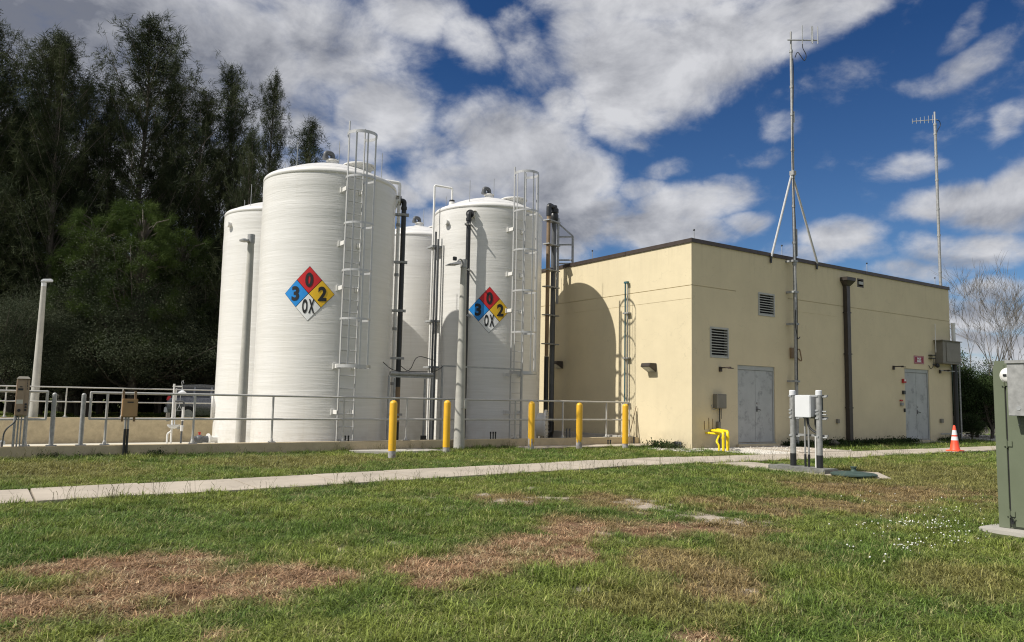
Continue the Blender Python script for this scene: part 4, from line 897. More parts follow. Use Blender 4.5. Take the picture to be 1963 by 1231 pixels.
def diamond(tank, c, Tp, Rp, Bp, Lp):
    H_ = [cylhit(*p, c, TR) for p in (Tp, Rp, Bp, Lp)]; H_ = [np.array((a*TR, z)) for a, z in H_]
    T_, Rr, B_, L_ = H_; ctr = (T_+Rr+B_+L_)/4
    ex = (L_-Rr)/2; hw_ = abs(ex[0]); hh_ = (T_[1]-B_[1])/2; sgn = np.sign(ex[0])
    # surface coordinates: s grows towards the picture's right
    r0 = root_loc(tank)
    def W(s_, z, off_):
        a = (ctr[0]-sgn*s_)/TR; r = TR+off_; return (c[0]+r*math.sin(a), c[1]+r*math.cos(a), z)
    def patch(name, pts, mat, off_, par, nn_=14):
        P = [np.array(p, float) for p in pts]; V = []; q = MB()
        for j in range(nn_+1):
            for i in range(nn_+1):
                u, v = i/nn_, j/nn_; p = P[0]*(1-u)*(1-v)+P[1]*u*(1-v)+P[2]*u*v+P[3]*(1-u)*v; V.append(W(p[0], p[1], off_))
        q.add(V, [(j*(nn_+1)+i, j*(nn_+1)+i+1, (j+1)*(nn_+1)+i+1, (j+1)*(nn_+1)+i) for j in range(nn_) for i in range(nn_)], True)
        return obj(name, q, mat, par)
    z0 = ctr[1]; t_ = (0, z0+hh_); b_ = (0, z0-hh_); l_ = (-hw_, z0); r_ = (hw_, z0); m_ = (0, z0)
    sg = patch('hazard_diamond', [t_, r_, b_, l_], M_sblack, .008, tank, 24)
    def shrink(pts, k_=.965):
        cc = sum(np.array(p) for p in pts)/4; return [cc+(np.array(p)-cc)*k_ for p in pts]
    mid = lambda a, b: ((a[0]+b[0])/2, (a[1]+b[1])/2)
    tl, tr_, bl_, br = mid(t_, l_), mid(t_, r_), mid(b_, l_), mid(b_, r_)
    for pts, mt in (([t_, tr_, m_, tl], M_sred), ([tl, m_, bl_, l_], M_sblue), ([tr_, r_, br, m_], M_syel), ([m_, br, b_, bl_], M_swhite)):
        patch('hazard_field', shrink(pts), mt, .012, sg)
    def digit(txt, s_, z, h, xs, bold=.040):
        me_ = text_mesh(txt, 1.0, bold, 1.0, 0.)
        co = np.array([v.co for v in me_.vertices]); sy = h/(co[:, 1].max()-co[:, 1].min()); wd = co[:, 0].max()-co[:, 0].min(); sx = xs/wd
        bm = bmesh.new(); bm.from_mesh(me_); 
        for kx in np.linspace(co[:, 0].min(), co[:, 0].max(), 9)[1:-1]: bmesh.ops.bisect_plane(bm, geom=bm.verts[:]+bm.edges[:]+bm.faces[:], plane_co=(kx, 0, 0), plane_no=(1, 0, 0))
        for v in bm.verts: v.co = [float(a)-float(b) for a, b in zip(W(s_+v.co[0]*sx, z+v.co[1]*sy, .020), r0)]
        bm.to_mesh(me_); bm.free(); me_.materials.append(M_sblack)
        inst('lettering', me_, sg)
    digit('0', 0, z0+hh_*.50, hh_*.53, hw_*.31); digit('3', -hw_*.53, z0+hh_*.0, hh_*.53, hw_*.31)
    digit('2', hw_*.53, z0+hh_*.0, hh_*.53, hw_*.33); digit('O', -hw_*.125, z0-hh_*.46, hh_*.52, hw_*.21, .045); digit('X', hw_*.135, z0-hh_*.46, hh_*.52, hw_*.23, .030)
def tank(c, label, lad=None, dia=None, knob=None, dz=0.):
    t = thing('storage_tank', label, 'tank', (c[0], c[1], PADZ), 'white fibreglass storage tanks')
    inst('shell', ME_sh, t, scale=(1, 1, (RIM-.13+dz)/(RIM-.13))); inst('dome', ME_do, t, (0, 0, dz))
    for n_, me_ in zip(('vent_flange', 'vent_gooseneck', 'top_manway', 'bolt_ring'), VB): inst(n_, me_, t, (0, 0, dz))
    for ad in (35, 125, 215, 305): a = R_(ad); inst('air_terminal', ME_rod, t, ((TR-.2)*math.cos(a), (TR-.2)*math.sin(a), RIM+dz))
    inst('air_terminal', ME_rod, t, (.18, 0, APEX+dz))
    q = MB(); q.tube([(c[0]+(TR-.24)*math.cos(a), c[1]+(TR-.24)*math.sin(a), PADZ+RIM+.075+dz) for a in np.linspace(0, 2*math.pi, 60)], .008, 5); obj('ground_wire', q, M_galvp, t)
    if knob:
        for px, py in knob:
            a, z = cylhit(px, py, c, TR); q = MB(); n_ = np.array((math.sin(a), math.cos(a), 0)); b = np.array((c[0], c[1], z))
            q.cyl(b+n_*(TR-.02), b+n_*(TR+.10), .085, n=20); q.cyl(b+n_*(TR+.10), b+n_*(TR+.12), .10, n=20); obj('nozzle', q, M_tankdome, t)
    return t
def hz(c, pys): return [PY(680 if c is T1 else 1000, y, c[1]-TR-.5)[2] for y in pys]
t1 = tank(T1, 'tallest looking white tank in front, hazard diamond and caged ladder on its face')
ladder(t1, T1, PADZ+.02, 7.93, hz(T1, (703, 613, 521, 431, 342, 258)))
diamond(t1, T1, (595.4,510.2), (641.6,566.2), (588,615.8), (546.9,561.7))
t2 = tank(T2, 'white tank next to the cream building, half in shadow, with hazard diamond and ladder', knob=[(858, 427)], dz=.26)
ladder(t2, T2, PADZ+.02, 8.12, hz(T2, (715, 638, 559, 481, 406, 333)))
diamond(t2, T2, (937.9,549.8), (976.8,594.8), (937.6,639.6), (898.2,594.3))
t3 = tank(T3, 'white tank behind and left of the front one, leftmost of the four', knob=[(442, 431)])
t4 = tank(T4, 'white tank at the back, seen in the gap between the two with diamonds', dz=.19)
# side manway and drain valve on the leftmost tank
q = MB(); b = np.array((T3[0], T3[1], .86)); n_ = np.array((math.sin(R_(283)), math.cos(R_(283)), 0)); q.cyl(b+n_*(TR-.05), b+n_*(TR+.04), .36, n=32); q.cyl(b+n_*(TR+.04), b+n_*(TR+.08), .40, n=32); obj('side_manway', q, M_tankdome, t3)
n_ = np.array((math.sin(R_(262)), math.cos(R_(262)), 0)); b = np.array((T3[0], T3[1], PADZ+.30))
q = MB(); q.cyl(b+n_*(TR-.1), b+n_*(TR+.22), .10, n=16); q.cyl(b+n_*(TR+.22), b+n_*(TR+.26), .17, n=16); obj('drain_nozzle', q, M_tankdome, t3)
q = MB(); q.cyl(b+n_*(TR+.26), b+n_*(TR+.42), .10, n=14); q.ball(b+n_*(TR+.50), .14); q.cyl(b+n_*(TR+.58), b+n_*(TR+.72), .10, n=14); obj('valve', q, M_dgrey, t3)
q = MB(); q.cyl(b+n_*(TR+.5)+(0, 0, .12), b+n_*(TR+.5)+(0, 0, .2), .03, n=10); q.bar(b+n_*(TR+.47)+(0, 0, .20), b+n_*(TR+.54)+(0, 0, .20), .04, .025); obj('valve_handle', q, M_red, t3)
# side manway of the tank by the building
n_ = np.array((math.sin(R_(133)), math.cos(R_(133)), 0)); b = np.array((T2[0], T2[1], .52))
q = MB(); q.cyl(b+n_*(TR-.05), b+n_*(TR+.20), .36, n=32); q.cyl(b+n_*(TR+.20), b+n_*(TR+.26), .46, n=36); mwy = obj('side_manway', q, M_tankdome, t2)
sd_ = np.array((n_[1], -n_[0], 0)); q = MB()
for i in range(20): a = 2*math.pi*i/20; p_ = b+n_*(TR+.26)+sd_*.41*math.cos(a)+np.array((0, 0, .41*math.sin(a))); q.cyl(p_, p_+n_*.03, .018, n=6)
obj('bolt_ring', q, M_galvp, mwy)

# ---- piping
def clampbar(name, root, a, b, mat, parent): q = MB(); q.bar(a, b, .012, .055); q2 = obj(name, q, mat, parent); return q2
def tank_pipe(c, nz, rad, off_, ztop, zbot, mat, label, bz, gus=True):
    n_ = np.array((math.sin(nz), math.cos(nz), 0)); P = np.array((c[0], c[1], 0))+n_*(TR+off_)
    t = thing('process_pipe', label, 'pipe', (P[0], P[1], zbot)); up = lambda z: np.array((0, 0, z))
    s0 = np.array((c[0], c[1], ztop))+n_*(TR-.02)
    q = MB(); q.tube(fillet([s0+n_*.12, P+up(ztop), P+up(zbot)], .10, 5), rad, 14); q.cyl(P+up(ztop-.16), P+up(ztop-.24), rad*1.25, n=14); obj('pipe', q, mat, t)
    q = MB(); q.cyl(s0, s0+n_*.10, rad*1.1, n=16); q.cyl(s0+n_*.10, s0+n_*.135, rad*1.9, n=18); obj('flange', q, M_tankdome, t)
    q = MB(); q.cyl(s0+n_*.136, s0+n_*.165, rad*1.9, n=18); obj('flange', q, mat, t)
    sd = np.array((n_[1], -n_[0], 0)); q = MB()
    for k_ in (-1, 1): q.prism([s0-n_*.02+sd*.13*k_+up(-.02), s0+n_*.11+sd*.13*k_+up(.02), s0-n_*.02+sd*.13*k_+up(-.34)], sd*.012)
    q.prism([s0-n_*.02-sd*.16+up(.10), s0+n_*.11-sd*.14+up(.10), s0+n_*.11+sd*.14+up(.10), s0-n_*.02+sd*.16+up(.10)], up(.012))
    obj('gusset', q, M_tankdome, t)
    for z in bz:
        q = MB(); a = np.array((c[0], c[1], z))+n_*(TR-.02); q.bar(a+sd*.05, P+n_*.14+up(z)+sd*.05*0+sd*.075, .014, .06); q.bar(a-sd*.05, P+n_*.14+up(z)-sd*.075, .014, .06)
        q.tube([P+up(z)+rad*1.15*(n_*math.cos(a_)+sd*math.sin(a_)) for a_ in np.linspace(0, 6.283, 14)], .012, 6); obj('bracket', q, M_galv, t)
    return t, P, n_
azp, _ = azel(770.5, 500)
zt_ = by_az(760, 384, 20.8)[2]
tp1, P1, n1 = tank_pipe(T1, R_(115), .068, .22, zt_, PITZ, M_black, 'black pipe standing off the right side of the front tank', [by_az(765, y, 20.85)[2] for y in (412, 503, 596, 687, 795)])
q = MB(); q.cyl((P1[0], P1[1], .62), (P1[0], P1[1], 1.55), .070, n=14); obj('pipe_sleeve', q, M_brownpipe, tp1)
zt2 = by_az(905, 408, 22.6)[2]
tp2, P2, n2 = tank_pipe(T2, R_(229.7), .068, .24, zt2, PITZ, M_black, 'black pipe running down the sunlit face of the tank by the building', [by_az(895, y, 22.7)[2] for y in (432, 519, 606)])
# white overflow of the front tank
a = np.array((T1[0], T1[1], 0))+np.array((math.sin(R_(98)), math.cos(R_(98)), 0))*(TR-.28)
b = np.array((T1[0], T1[1], 0))+np.array((math.sin(R_(98)), math.cos(R_(98)), 0))*(TR+.17)
zo = by_az(740, 344, 21.1)[2]; t = thing('overflow_pipe', 'white pipe looping over the right rim of the front tank', 'pipe', (b[0], b[1], PITZ))
q = MB(); q.tube(fillet([a+(0, 0, 6.90), a+(0, 0, zo), b+(0, 0, zo), b+(0, 0, PITZ)], .07, 5), .05, 12); obj('pipe', q, M_whitepvc, t)
for z in (6.0, 4.6, 3.1, 1.6): q = MB(); q.cyl(b+(0, 0, z), b+(0, 0, z+.08), .065, n=12); obj('coupling', q, M_galvp, t)
# bundle on the left side of the tank by the building
def risers(nd, off_, rad, z0, z1, mat, t, name='pipe'):
    n_ = np.array((math.sin(R_(nd)), math.cos(R_(nd)), 0)); P = np.array((T2[0], T2[1], 0))+n_*(TR+off_); q = MB(); q.tube([P+(0, 0, z0), P+(0, 0, z1)], rad, 12); obj(name, q, mat, t); return P, n_
n_ = np.array((math.sin(R_(274)), math.cos(R_(274)), 0)); Pw = np.array((T2[0], T2[1], 0))+n_*(TR+.20)
t = thing('overflow_pipe', 'white pipe with a high elbow over the left rim of the tank by the building', 'pipe', (Pw[0], Pw[1], PITZ))
ztw = by_az(835, 366, 24.3)[2]; e_ = np.array((T2[0], T2[1], 0))+np.array((math.sin(R_(266)), math.cos(R_(266)), 0))*(TR-.30)
q = MB(); q.tube(fillet([Pw+(0, 0, PITZ), Pw+(0, 0, ztw), e_+(0, 0, ztw-.06), e_+(0, 0, 7.38)], .05, 5), .034, 12); obj('pipe', q, M_whitepvc, t)
q = MB(); q.lathe([(.13, -.16), (.09, .20), (.05, .22)], (e_[0], e_[1], 7.15), 16); obj('funnel', q, M_tankdome, t); q = MB(); q.cyl(e_+(0, 0, 7.37), e_+(0, 0, 7.41), .085, n=14); obj('collar', q, M_black, t)
for z in (5.9, 3.6, 2.2): q = MB(); q.bar(Pw+n_*.10+(0, 0, z), Pw-n_*.22+(0, 0, z), .42, .06); obj('bracket', q, M_galvp, t)
for nd, off_, z1, lb in ((268.5, .20, 6.35, 'taller'), (265, .18, 6.1, 'shorter')):
    n2_ = np.array((math.sin(R_(nd)), math.cos(R_(nd)), 0)); P = np.array((T2[0], T2[1], 0))+n2_*(TR+off_); q = MB(); q.tube([P+(0, 0, PITZ), P+(0, 0, z1)], .034, 10)
    tag(obj('conduit', q, M_dgrey, None, loc=(P[0], P[1], PITZ)), '%s dark conduit beside the white overflow of the tank by the building' % lb, 'conduit')
# black pipe stack by the building
sa = by_az(1059.5, 600, 26.45); SX, SY = sa[0], sa[1]; zs1 = by_az(1062, 393, 26.45)[2]
t = thing('pipe_stack', 'tall black vent stack with a bulbous coupling at its top', 'vent stack', (SX, SY, PITZ))
q = MB(); q.tube([(SX, SY, -.3), (SX, SY, zs1-.3)], .088, 16); obj('pipe', q, M_dgrey, t)
q = MB(); q.lathe([(.088, 0), (.14, .04), (.155, .10), (.15, .22), (.12, .27), (.155, .30), (.155, .42), (.11, .47), (.10, .55), (.0, .56)], (SX, SY, zs1-.58), 20); obj('coupling', q, M_black, t)
# brown pipe beside it
bA = by_az(1049, 600, 26.1); BXx, BYy = bA[0], bA[1]
tb = thing('pipe_stack', 'brown pipe left of the black vent stack, black near its foot', 'pipe', (BXx, BYy, PITZ))
q = MB(); q.tube([(BXx, BYy, 2.75), (BXx, BYy, zs1-.45)], .068, 14); obj('pipe', q, M_brownpipe, tb)
q = MB(); q.tube([(BXx, BYy, -.5), (BXx, BYy, 2.74)], .078, 14); obj('pipe', q, M_black, tb)
q = MB(); q.tube(fillet([(BXx, BYy, zs1-.48), (BXx, BYy, zs1-.08), (SX+.0, SY, zs1-.10)], .12, 6), .085, 14); obj('elbow', q, M_black, tb)
for z in (.55, .38): q = MB(); q.cyl((BXx, BYy, z), (BXx, BYy, z+.09), .13, n=16); obj('flange', q, M_black, tb)
q = MB(); q.tube(fillet([(SX, SY, .55), (SX, SY, .15), (BXx+.05, BYy, .02), (BXx, BYy, -.4)], .15, 6), .10, 14); obj('elbow', q, M_black, t)
for py_ in (425, 470, 519, 551, 605, 660): z = by_az(1055, py_, 26.3)[2]; q = MB(); q.bar((BXx-.12, BYy-.02, z), (SX+.16, SY+.0, z), .26, .035); obj('pipe_clamp', q, M_galvp, t)
# angle frame hung on the roof edge behind the stack
fx0 = SX+.28; zt3 = by_az(1070.5, 421, 26.8)[2]; zt4 = by_az(1085, 455, 26.8)[2]
t = thing('pipe_support_frame', 'grey steel angle frame fixed at the roof edge behind the black vent stack', 'steel frame', (fx0, SY+.25, BH))
q = MB(); q.bar((fx0-.06, SY+.05, 4.6), (fx0-.06, SY+.05, zt3), .07, .07, (1, 0, 0)); obj('upright', q, M_galvp, t)
q = MB(); q.bar((fx0+.34, SY-.28, BH-.05), (fx0+.34, SY-.28, zt4), .06, .06, (1, 0, 0)); obj('upright', q, M_galvp, t)
q = MB(); q.bar((fx0-.02, SY+.05, zt3-.2), (fx0+.34, SY-.28, zt4), .05, .05); obj('brace', q, M_galvp, t)
for z in (zt4-.02, zt4-.30, BH+.14, BH+.02): q = MB(); q.bar((fx0-.02, SY+.05, z), (fx0+.34, SY-.28, z), .05, .05); obj('cross_bar', q, M_galvp, t)
# strut frames in the pit in front of the tanks
def strut(name, label, pts, w_=.042):
    t = thing(name, label, 'strut frame', (pts[0][0][0], pts[0][0][1], PITZ))
    for a, b in pts: q = MB(); q.bar(a, b, w_, w_, (0, 1, 0) if abs(b[2]-a[2]) > .3 else (0, 0, 1)); obj('strut', q, M_galvp, t)
    return t
YF = 2.95
def Pf(px, py, y=YF): return PY(px, py, y)
a, b = Pf(848, 703), Pf(1000, 703); zt5 = a[2]
strut('strut_frame', 'wide strut frame crossing the foot of the tank by the building', [((a[0], YF, PITZ), (a[0], YF, zt5)), ((b[0], YF, PITZ), (b[0], YF, zt5)), ((a[0]-.02, YF, zt5+.021), (b[0]+.02, YF, zt5+.021))])
a, b, c_, d_ = Pf(746, 723), Pf(829, 723), Pf(757, 723), Pf(815, 723); zt6 = a[2]
t = strut('strut_frame', 'narrow strut frame with a grey pipe on top behind the first yellow bollard', [((a[0], YF, PITZ), (a[0], YF, zt6)), ((b[0], YF, PITZ), (b[0], YF, zt6)), ((c_[0], YF, PITZ), (c_[0], YF, zt6-.02)), ((d_[0], YF, PITZ), (d_[0], YF, zt6-.02)), ((a[0]-.02, YF, zt6+.021), (b[0]+.02, YF, zt6+.021))])
q = MB(); q.tube([(a[0]+.02, YF, zt6+.10), (b[0]-.0, YF, zt6+.10)], .055, 12); obj('pipe', q, M_galv, t)
q = MB(); z_ = zt6+.18; q.tube(fillet([(a[0]-.2, YF-.02, z_+.2), (a[0]+.05, YF-.03, z_), (a[0]+.55, YF-.04, z_-.05), (a[0]+.75, YF-.03, z_+.42), (b[0]+.05, YF-.02, z_+.30)], .2, 6), .010, 6); q.tube(fillet([(a[0]+.3, YF-.03, z_+.12), (a[0]+.5, YF-.03, z_-.02), (b[0]+.1, YF-.02, z_+.02), (b[0]+.3, YF-.02, z_+.16)], .2, 6), .010, 6); obj('loose_cable', q, M_black, t)
q = MB(); x_ = d_[0]; q.box(x_-.10, YF-.13, .12, x_+.02, YF-.03, .30); q.tube(fillet([(x_, YF-.08, .25), (x_+.12, YF-.1, .10), (x_+.25, YF-.05, .06)], .08), .012, 6); obj('terminal_box', q, M_black, t)

# ------------------------------------------------------------------ railings
def railing(name, label, xs, y, zb, zt, zm, xa, xb, posts_w=.024, group=None, mat=M_alurail, enda=False, endb=False):
    t = thing(name, label, 'railing', ((xa+xb)/2, y, zb), group)
    q = MB(); q.tube([(xa, y, zt), (xb, y, zt)], posts_w, 12); obj('top_rail', q, mat, t)
    q = MB(); q.tube([(xa, y, zm), (xb, y, zm)], posts_w, 12); obj('mid_rail', q, mat, t)
    L0 = root_loc(t); p_ = MB(); p_.tube([(0, 0, 0), (0, 0, zt-zb-posts_w*.6)], posts_w, 12); p_.lathe([(.04, 0), (.04, .05), (.026, .09)], (0, 0, 0), 12); mp_ = make_mesh(p_, 'post', mat)
    b_ = MB(); b_.box(-.085, -.06, .0, .085, .06, .012); 
    for s_ in (-1, 1): b_.cyl((s_*.06, 0, .012), (s_*.06, 0, .03), .012, n=6)
    mb2 = make_mesh(b_, 'base_plate', M_galv)
    for x in xs: inst('post', mp_, t, (x-L0[0], 0, 0)); inst('base_plate', mb2, t, (x-L0[0], 0, .001))
    for f_, x in ((enda, xa), (endb, xb)):
        if f_: q = MB(); q.tube([(x, y, zm), (x, y, zt)], posts_w, 12); q.ball((x, y, zt), posts_w); q.ball((x, y, zm), posts_w); obj('end_bar', q, mat, t)
    return t
YR = 2.27; e1 = PY(91.5, 750, YR)[0]; e2 = PY(175.5, 751, YR)[0]
railing('guard_rail', 'short aluminium railing left of the opening in the kerb wall', [-22.3, -20.65, -19.0, -17.4, -15.75], YR, CT, 1.255, .725, -22.6, e1, group='railings round the tank pit', endb=True)
railing('guard_rail', 'long aluminium railing running in front of the white tanks', [-14.40, -12.74, -11.07, -9.39, -7.73, -6.09, -4.45, -2.81, -1.17, -.25], YR, CT, 1.255, .735, e2, -.25, group='railings round the tank pit', enda=True)
railing('guard_rail', 'far railing on the rear wall of the pit, against the dark trees', [-21.26, -19.43, -17.6, -15.78, -13.95, -12.12, -10.29, -8.46, -6.63, -4.8, -2.97], 17.04, .30, 1.38, .86, -22.8, -1.2, group='railings round the tank pit')
for x, lb in ((-15.32, 'left'), (-14.82, 'right')):
    q = MB(); q.tube([(x, YR, CT), (x, YR, 1.20)], .042, 14); q.ball((x, YR, 1.20), .042, n=14); q.box(x-.09, YR-.07, CT+.001, x+.09, YR+.07, CT+.016)
    tag(obj('gate_post', q, M_galv, None, loc=(x, YR, CT)), '%s of two lone round posts standing in the railing opening' % lb, 'post', 'posts in the railing opening')
q = MB(); q.box(-15.9, YR-.03, CT+.001, -14.0, YR+.03, CT+.035)

# ------------------------------------------------------------------ bollards
def bollard(x, y, h, label, worn_):
    t = thing('bollard', label, 'bollard', (x, y, 0), 'yellow bollards along the kerb'); r = .083; zz = .34 if worn_ else .13
    prof = [(r, zz), (r, h-.09)]+[(r*math.cos(a), h-.09+.075*math.sin(a)) for a in np.linspace(.15, 1.5, 7)]+[(.001, h-.014)]
    q = MB(); q.lathe(prof, (x, y, 0), 28, False); obj('post', q, M_yellow, t)
    q = MB(); q.lathe([(r-.0015, -.02), (r-.0015, zz)], (x, y, 0), 28, False); obj('bare_foot', q, M_chip, t)
    if worn_:       # ragged remains of paint on the bare foot
        q = MB(); rr_ = random.Random(int(x*100)); n = 28
        for k_ in range(n):
            a0, a1 = 2*math.pi*k_/n, 2*math.pi*(k_+1)/n; hh = zz-rr_.choice((.02, .05, .14, .22, .26))*(1 if worn_ > 1 else .6)
            q.add([(x+r*math.cos(a0), y+r*math.sin(a0), zz+.001), (x+r*math.cos(a1), y+r*math.sin(a1), zz+.001), (x+r*math.cos(a1), y+r*math.sin(a1), hh), (x+r*math.cos(a0), y+r*math.sin(a0), hh+rr_.uniform(-.02, .02))], [(0, 1, 2, 3)], True)
        obj('paint_remains', q, M_yellow, t)
for (bx, by, ty), lb, wn_ in zip([(751,876,766), (855,868,766), (1018,862.5,768.5), (1110,862,771), (1198.5,859.5,773)],
        ['yellow bollard nearest the camera, at the small concrete pad', 'yellow bollard between the front tank and the concrete light pole', 'scraped yellow bollard with a bare patched foot in front of the shaded tank', 'yellow bollard second from the building, small chip near its foot', 'yellow bollard at the building end of the railing'], [0, 0, 2, 1, 0]):
    p = G(bx, by, 0); z = PY(bx, ty, p[1])[2]; bollard(p[0], p[1], z, lb, wn_)

# ------------------------------------------------------------------ light poles
def pole(label, x, y, z0, z1, r0, r1, fix):
    t = thing('light_pole', label, 'light pole', (x, y, z0), 'round light poles')
    q = MB(); q.tube([(x, y, z0), (x, y, z1)], r0, 24, True, [r0, r1]); obj('shaft', q, M_pole, t)
    if fix == 'flood':
        q = MB(); q.cyl((x, y, z1), (x, y, z1+.22), r1*1.12, n=20); obj('collar', q, M_galv, t)
        q = MB(); q.tube(fillet([(x, y, z1+.16), (x-.16, y-.05, z1+.22), (x-.22, y-.06, z1+.12)], .05), .022, 8); obj('arm', q, M_galv, t)
        q = MB(); q.hull8([(x-.50, y-.22, z1+.02), (x-.20, y-.22, z1+.05), (x-.20, y+.12, z1+.05), (x-.50, y+.12, z1+.02), (x-.46, y-.18, z1+.06), (x-.18, y-.18, z1+.15), (x-.18, y+.08, z1+.15), (x-.46, y+.08, z1+.06)]); obj('lamp_head', q, M_galv, t, bev=.012)
        q = MB(); q.box(x-.34, y-.06, z1+.16, x-.24, y-.0, z1+.26); obj('photocell', q, M_black, t, bev=.01)
    elif fix == 'small':
        q = MB(); q.cyl((x, y, z1), (x, y, z1+.20), r1*1.15, n=20); obj('collar', q, M_galv, t)
        q = MB(); q.lathe([(.03, .04), (.11, .0), (.11, -.03), (.02, -.05)], (x-.17, y-.06, z1+.04), 16); q.bar((x-.12, y-.04, z1+.05), (x, y, z1+.08), .05, .04); obj('lamp_head', q, M_galv, t)
    else:
        q = MB(); q.cyl((x, y, z1), (x, y, z1+.14), r1*1.0, n=20); obj('collar', q, M_white, t)
        q = MB(); q.hull8([(x-.12, y-.12, z1+.14), (x+.30, y-.12, z1+.19), (x+.30, y+.12, z1+.19), (x-.12, y+.12, z1+.14), (x-.08, y-.09, z1+.26), (x+.24, y-.09, z1+.30), (x+.24, y+.09, z1+.30), (x-.08, y+.09, z1+.26)]); obj('lamp_head', q, M_white, t, bev=.03)
    return t
p = PY(460.5, 845, 2.72); z = PY(479, 466, 2.72)[2]; pole('grey concrete light pole in front of the front and leftmost tanks', p[0], 2.72, PITZ, z, .122, .072, 'small')
p = PY(880, 850, 1.86); z = PY(888.5, 514, 1.86)[2]; pl = pole('concrete light pole with a floodlight before the shaded tank', p[0], 1.86, -.02, z, .143, .078, 'flood')
q = MB(); q.box(p[0]+.03, 1.86-.150, 1.02, p[0]+.11, 1.86-.125, 1.24); obj('hand_hole_cover', q, M_pole, pl, bev=.01)
p = PY(64, 795, 17.62); z = PY(83.5, 549, 17.62)[2]; pole('pale light pole with a white lamp head against the trees at far left', p[0], 17.62, 0, z, .15, .085, 'cap')

# ------------------------------------------------------------------ enclosures on the kerb at left
def rb(px0, py0, px1, py1, y): a = PY(px0, py0, y); b = PY(px1, py1, y); return min(a[0], b[0]), min(a[2], b[2]), max(a[0], b[0]), max(a[2], b[2])
Y1 = 2.20; a = rb(27.5, 797, 58.5, 724, Y1-.13)
t = thing('control_cabinet', 'tall faded brown control cabinet on conduits at the left end of the kerb wall', 'cabinet', ((a[0]+a[2])/2, Y1, CT))
q = MB(); q.box(a[0], Y1-.13, a[1], a[2], Y1+.05, a[3]-.03); cs = obj('case', q, M_beige, t, bev=.008)
q = MB(); q.hull8([(a[0]-.01, Y1-.17, a[3]-.029), (a[2]+.01, Y1-.17, a[3]-.029), (a[2]+.01, Y1+.07, a[3]-.029), (a[0]-.01, Y1+.07, a[3]-.029), (a[0]+.03, Y1-.10, a[3]+.02), (a[2]-.03, Y1-.10, a[3]+.02), (a[2]-.03, Y1+.03, a[3]+.02), (a[0]+.03, Y1+.03, a[3]+.02)]); obj('hood', q, M_jbox, t, bev=.006)
w0 = a[2]-a[0]; h0 = a[3]-a[1]; F_ = Y1-.145
q = MB(); q.box(a[0]+.015, F_, a[1]+.02, a[0]+w0*.64, F_+.012, a[3]-.06); obj('door', q, M_beige, t, bev=.003)
q = MB(); q.box(a[0]+w0*.12, F_-.004, a[1]+h0*.66, a[0]+w0*.52, F_-.001, a[1]+h0*.715); q.box(a[0]+w0*.22, F_-.004, a[1]+h0*.74, a[0]+w0*.44, F_-.001, a[1]+h0*.765); obj('window', q, M_black, t)
q = MB(); q.box(a[0]+w0*.05, F_-.004, a[1]+h0*.31, a[0]+w0*.56, F_-.001, a[1]+h0*.42); obj('label_plate', q, M_pit, t)
q = MB(); q.cyl((a[0]+w0*.30, F_-.001, a[1]+h0*.14), (a[0]+w0*.30, F_-.04, a[1]+h0*.14), .028, n=14); obj('dial', q, M_black, t)
for i in range(3): q = MB(); z = a[1]+h0*(.15+.075*i); q.cyl((a[0]+w0*.80, Y1-.131, z), (a[0]+w0*.80, Y1-.155, z), .020, n=12); obj('button', q, M_black, t)
for i in range(4): q = MB(); z = a[1]+h0*(.68+.07*i); q.box(a[0]+w0*.80, Y1-.134, z, a[0]+w0*.84, Y1-.131, z+.04); obj('slot', q, M_black, t)
for f_, r_ in ((.08, .022), (.35, .014), (.58, .012), (.88, .022)): q = MB(); x_ = a[0]+w0*f_; q.tube([(x_, Y1-.05, CT+.001), (x_, Y1-.05, a[1])], r_, 8); obj('conduit', q, M_galv, t)
q = MB(); q.tube(fillet([(a[0]+.05, Y1-.06, a[1]+.02), (a[0]+.02, Y1-.08, a[1]-.12), (a[0]-.14, Y1-.04, a[1]-.28), (a[0]-.15, Y1, CT+.001)], .12, 6), .014, 8); obj('flexible_conduit', q, M_dgrey, t)
a = rb(-1, 858, 9, 846, Y1); q = MB(); q.tube(fillet([(a[2]-.07, Y1, CT+.001), (a[2]-.07, Y1, a[3]), (a[2]-.01, Y1, a[3]), (a[2]-.01, Y1, a[1]+.05)], .05, 5), .022, 10)
tag(obj('vent_hook', q, M_whitepvc, None, loc=(a[2]-.07, Y1, CT)), 'small white hooked vent on the kerb at the left edge', 'vent')
Y2 = 2.02; a = rb(233.5, 799, 265.5, 765, Y2-.15)
t = thing('control_box', 'tan square box on strut rails in front of the long railing', 'control box', ((a[0]+a[2])/2, Y2, 0))
q = MB(); q.box(a[0], Y2-.15, a[1], a[2], Y2-.02, a[3]); obj('case', q, M_beige2, t, bev=.012)
w0 = a[2]-a[0]; h0 = a[3]-a[1]; q = MB(); q.box(a[0]+w0*.30, Y2-.154, a[1]+h0*.78, a[0]+w0*.70, Y2-.151, a[1]+h0*.85); obj('name_plate', q, M_black, t)
for f_ in (.10, .88): q = MB(); x_ = a[0]+w0*f_; q.box(x_-.02, Y2-.018, a[1]-.10, x_+.02, Y2+.022, a[3]+.16); obj('strut', q, M_brownpipe, t)
q = MB(); q.box(a[0], Y2+.024, a[1]+h0*.3, a[2], Y2+.06, a[1]+h0*.4); q.box(a[0]+w0*.1, Y2+.06, a[1]+h0*.3, a[0]+w0*.2, YR-.02, a[1]+h0*.4); obj('rear_bracket', q, M_galvp, t)
for f_ in (.30, .48):
    x_ = a[0]+w0*f_; q = MB(); q.tube([(x_, Y2-.07, .55), (x_, Y2-.07, a[1])], .020, 10); obj('conduit', q, M_galv, t)
    q = MB(); q.tube([(x_, Y2-.07, -.02), (x_, Y2-.07, .55)], .024, 10); obj('conduit', q, M_black, t)
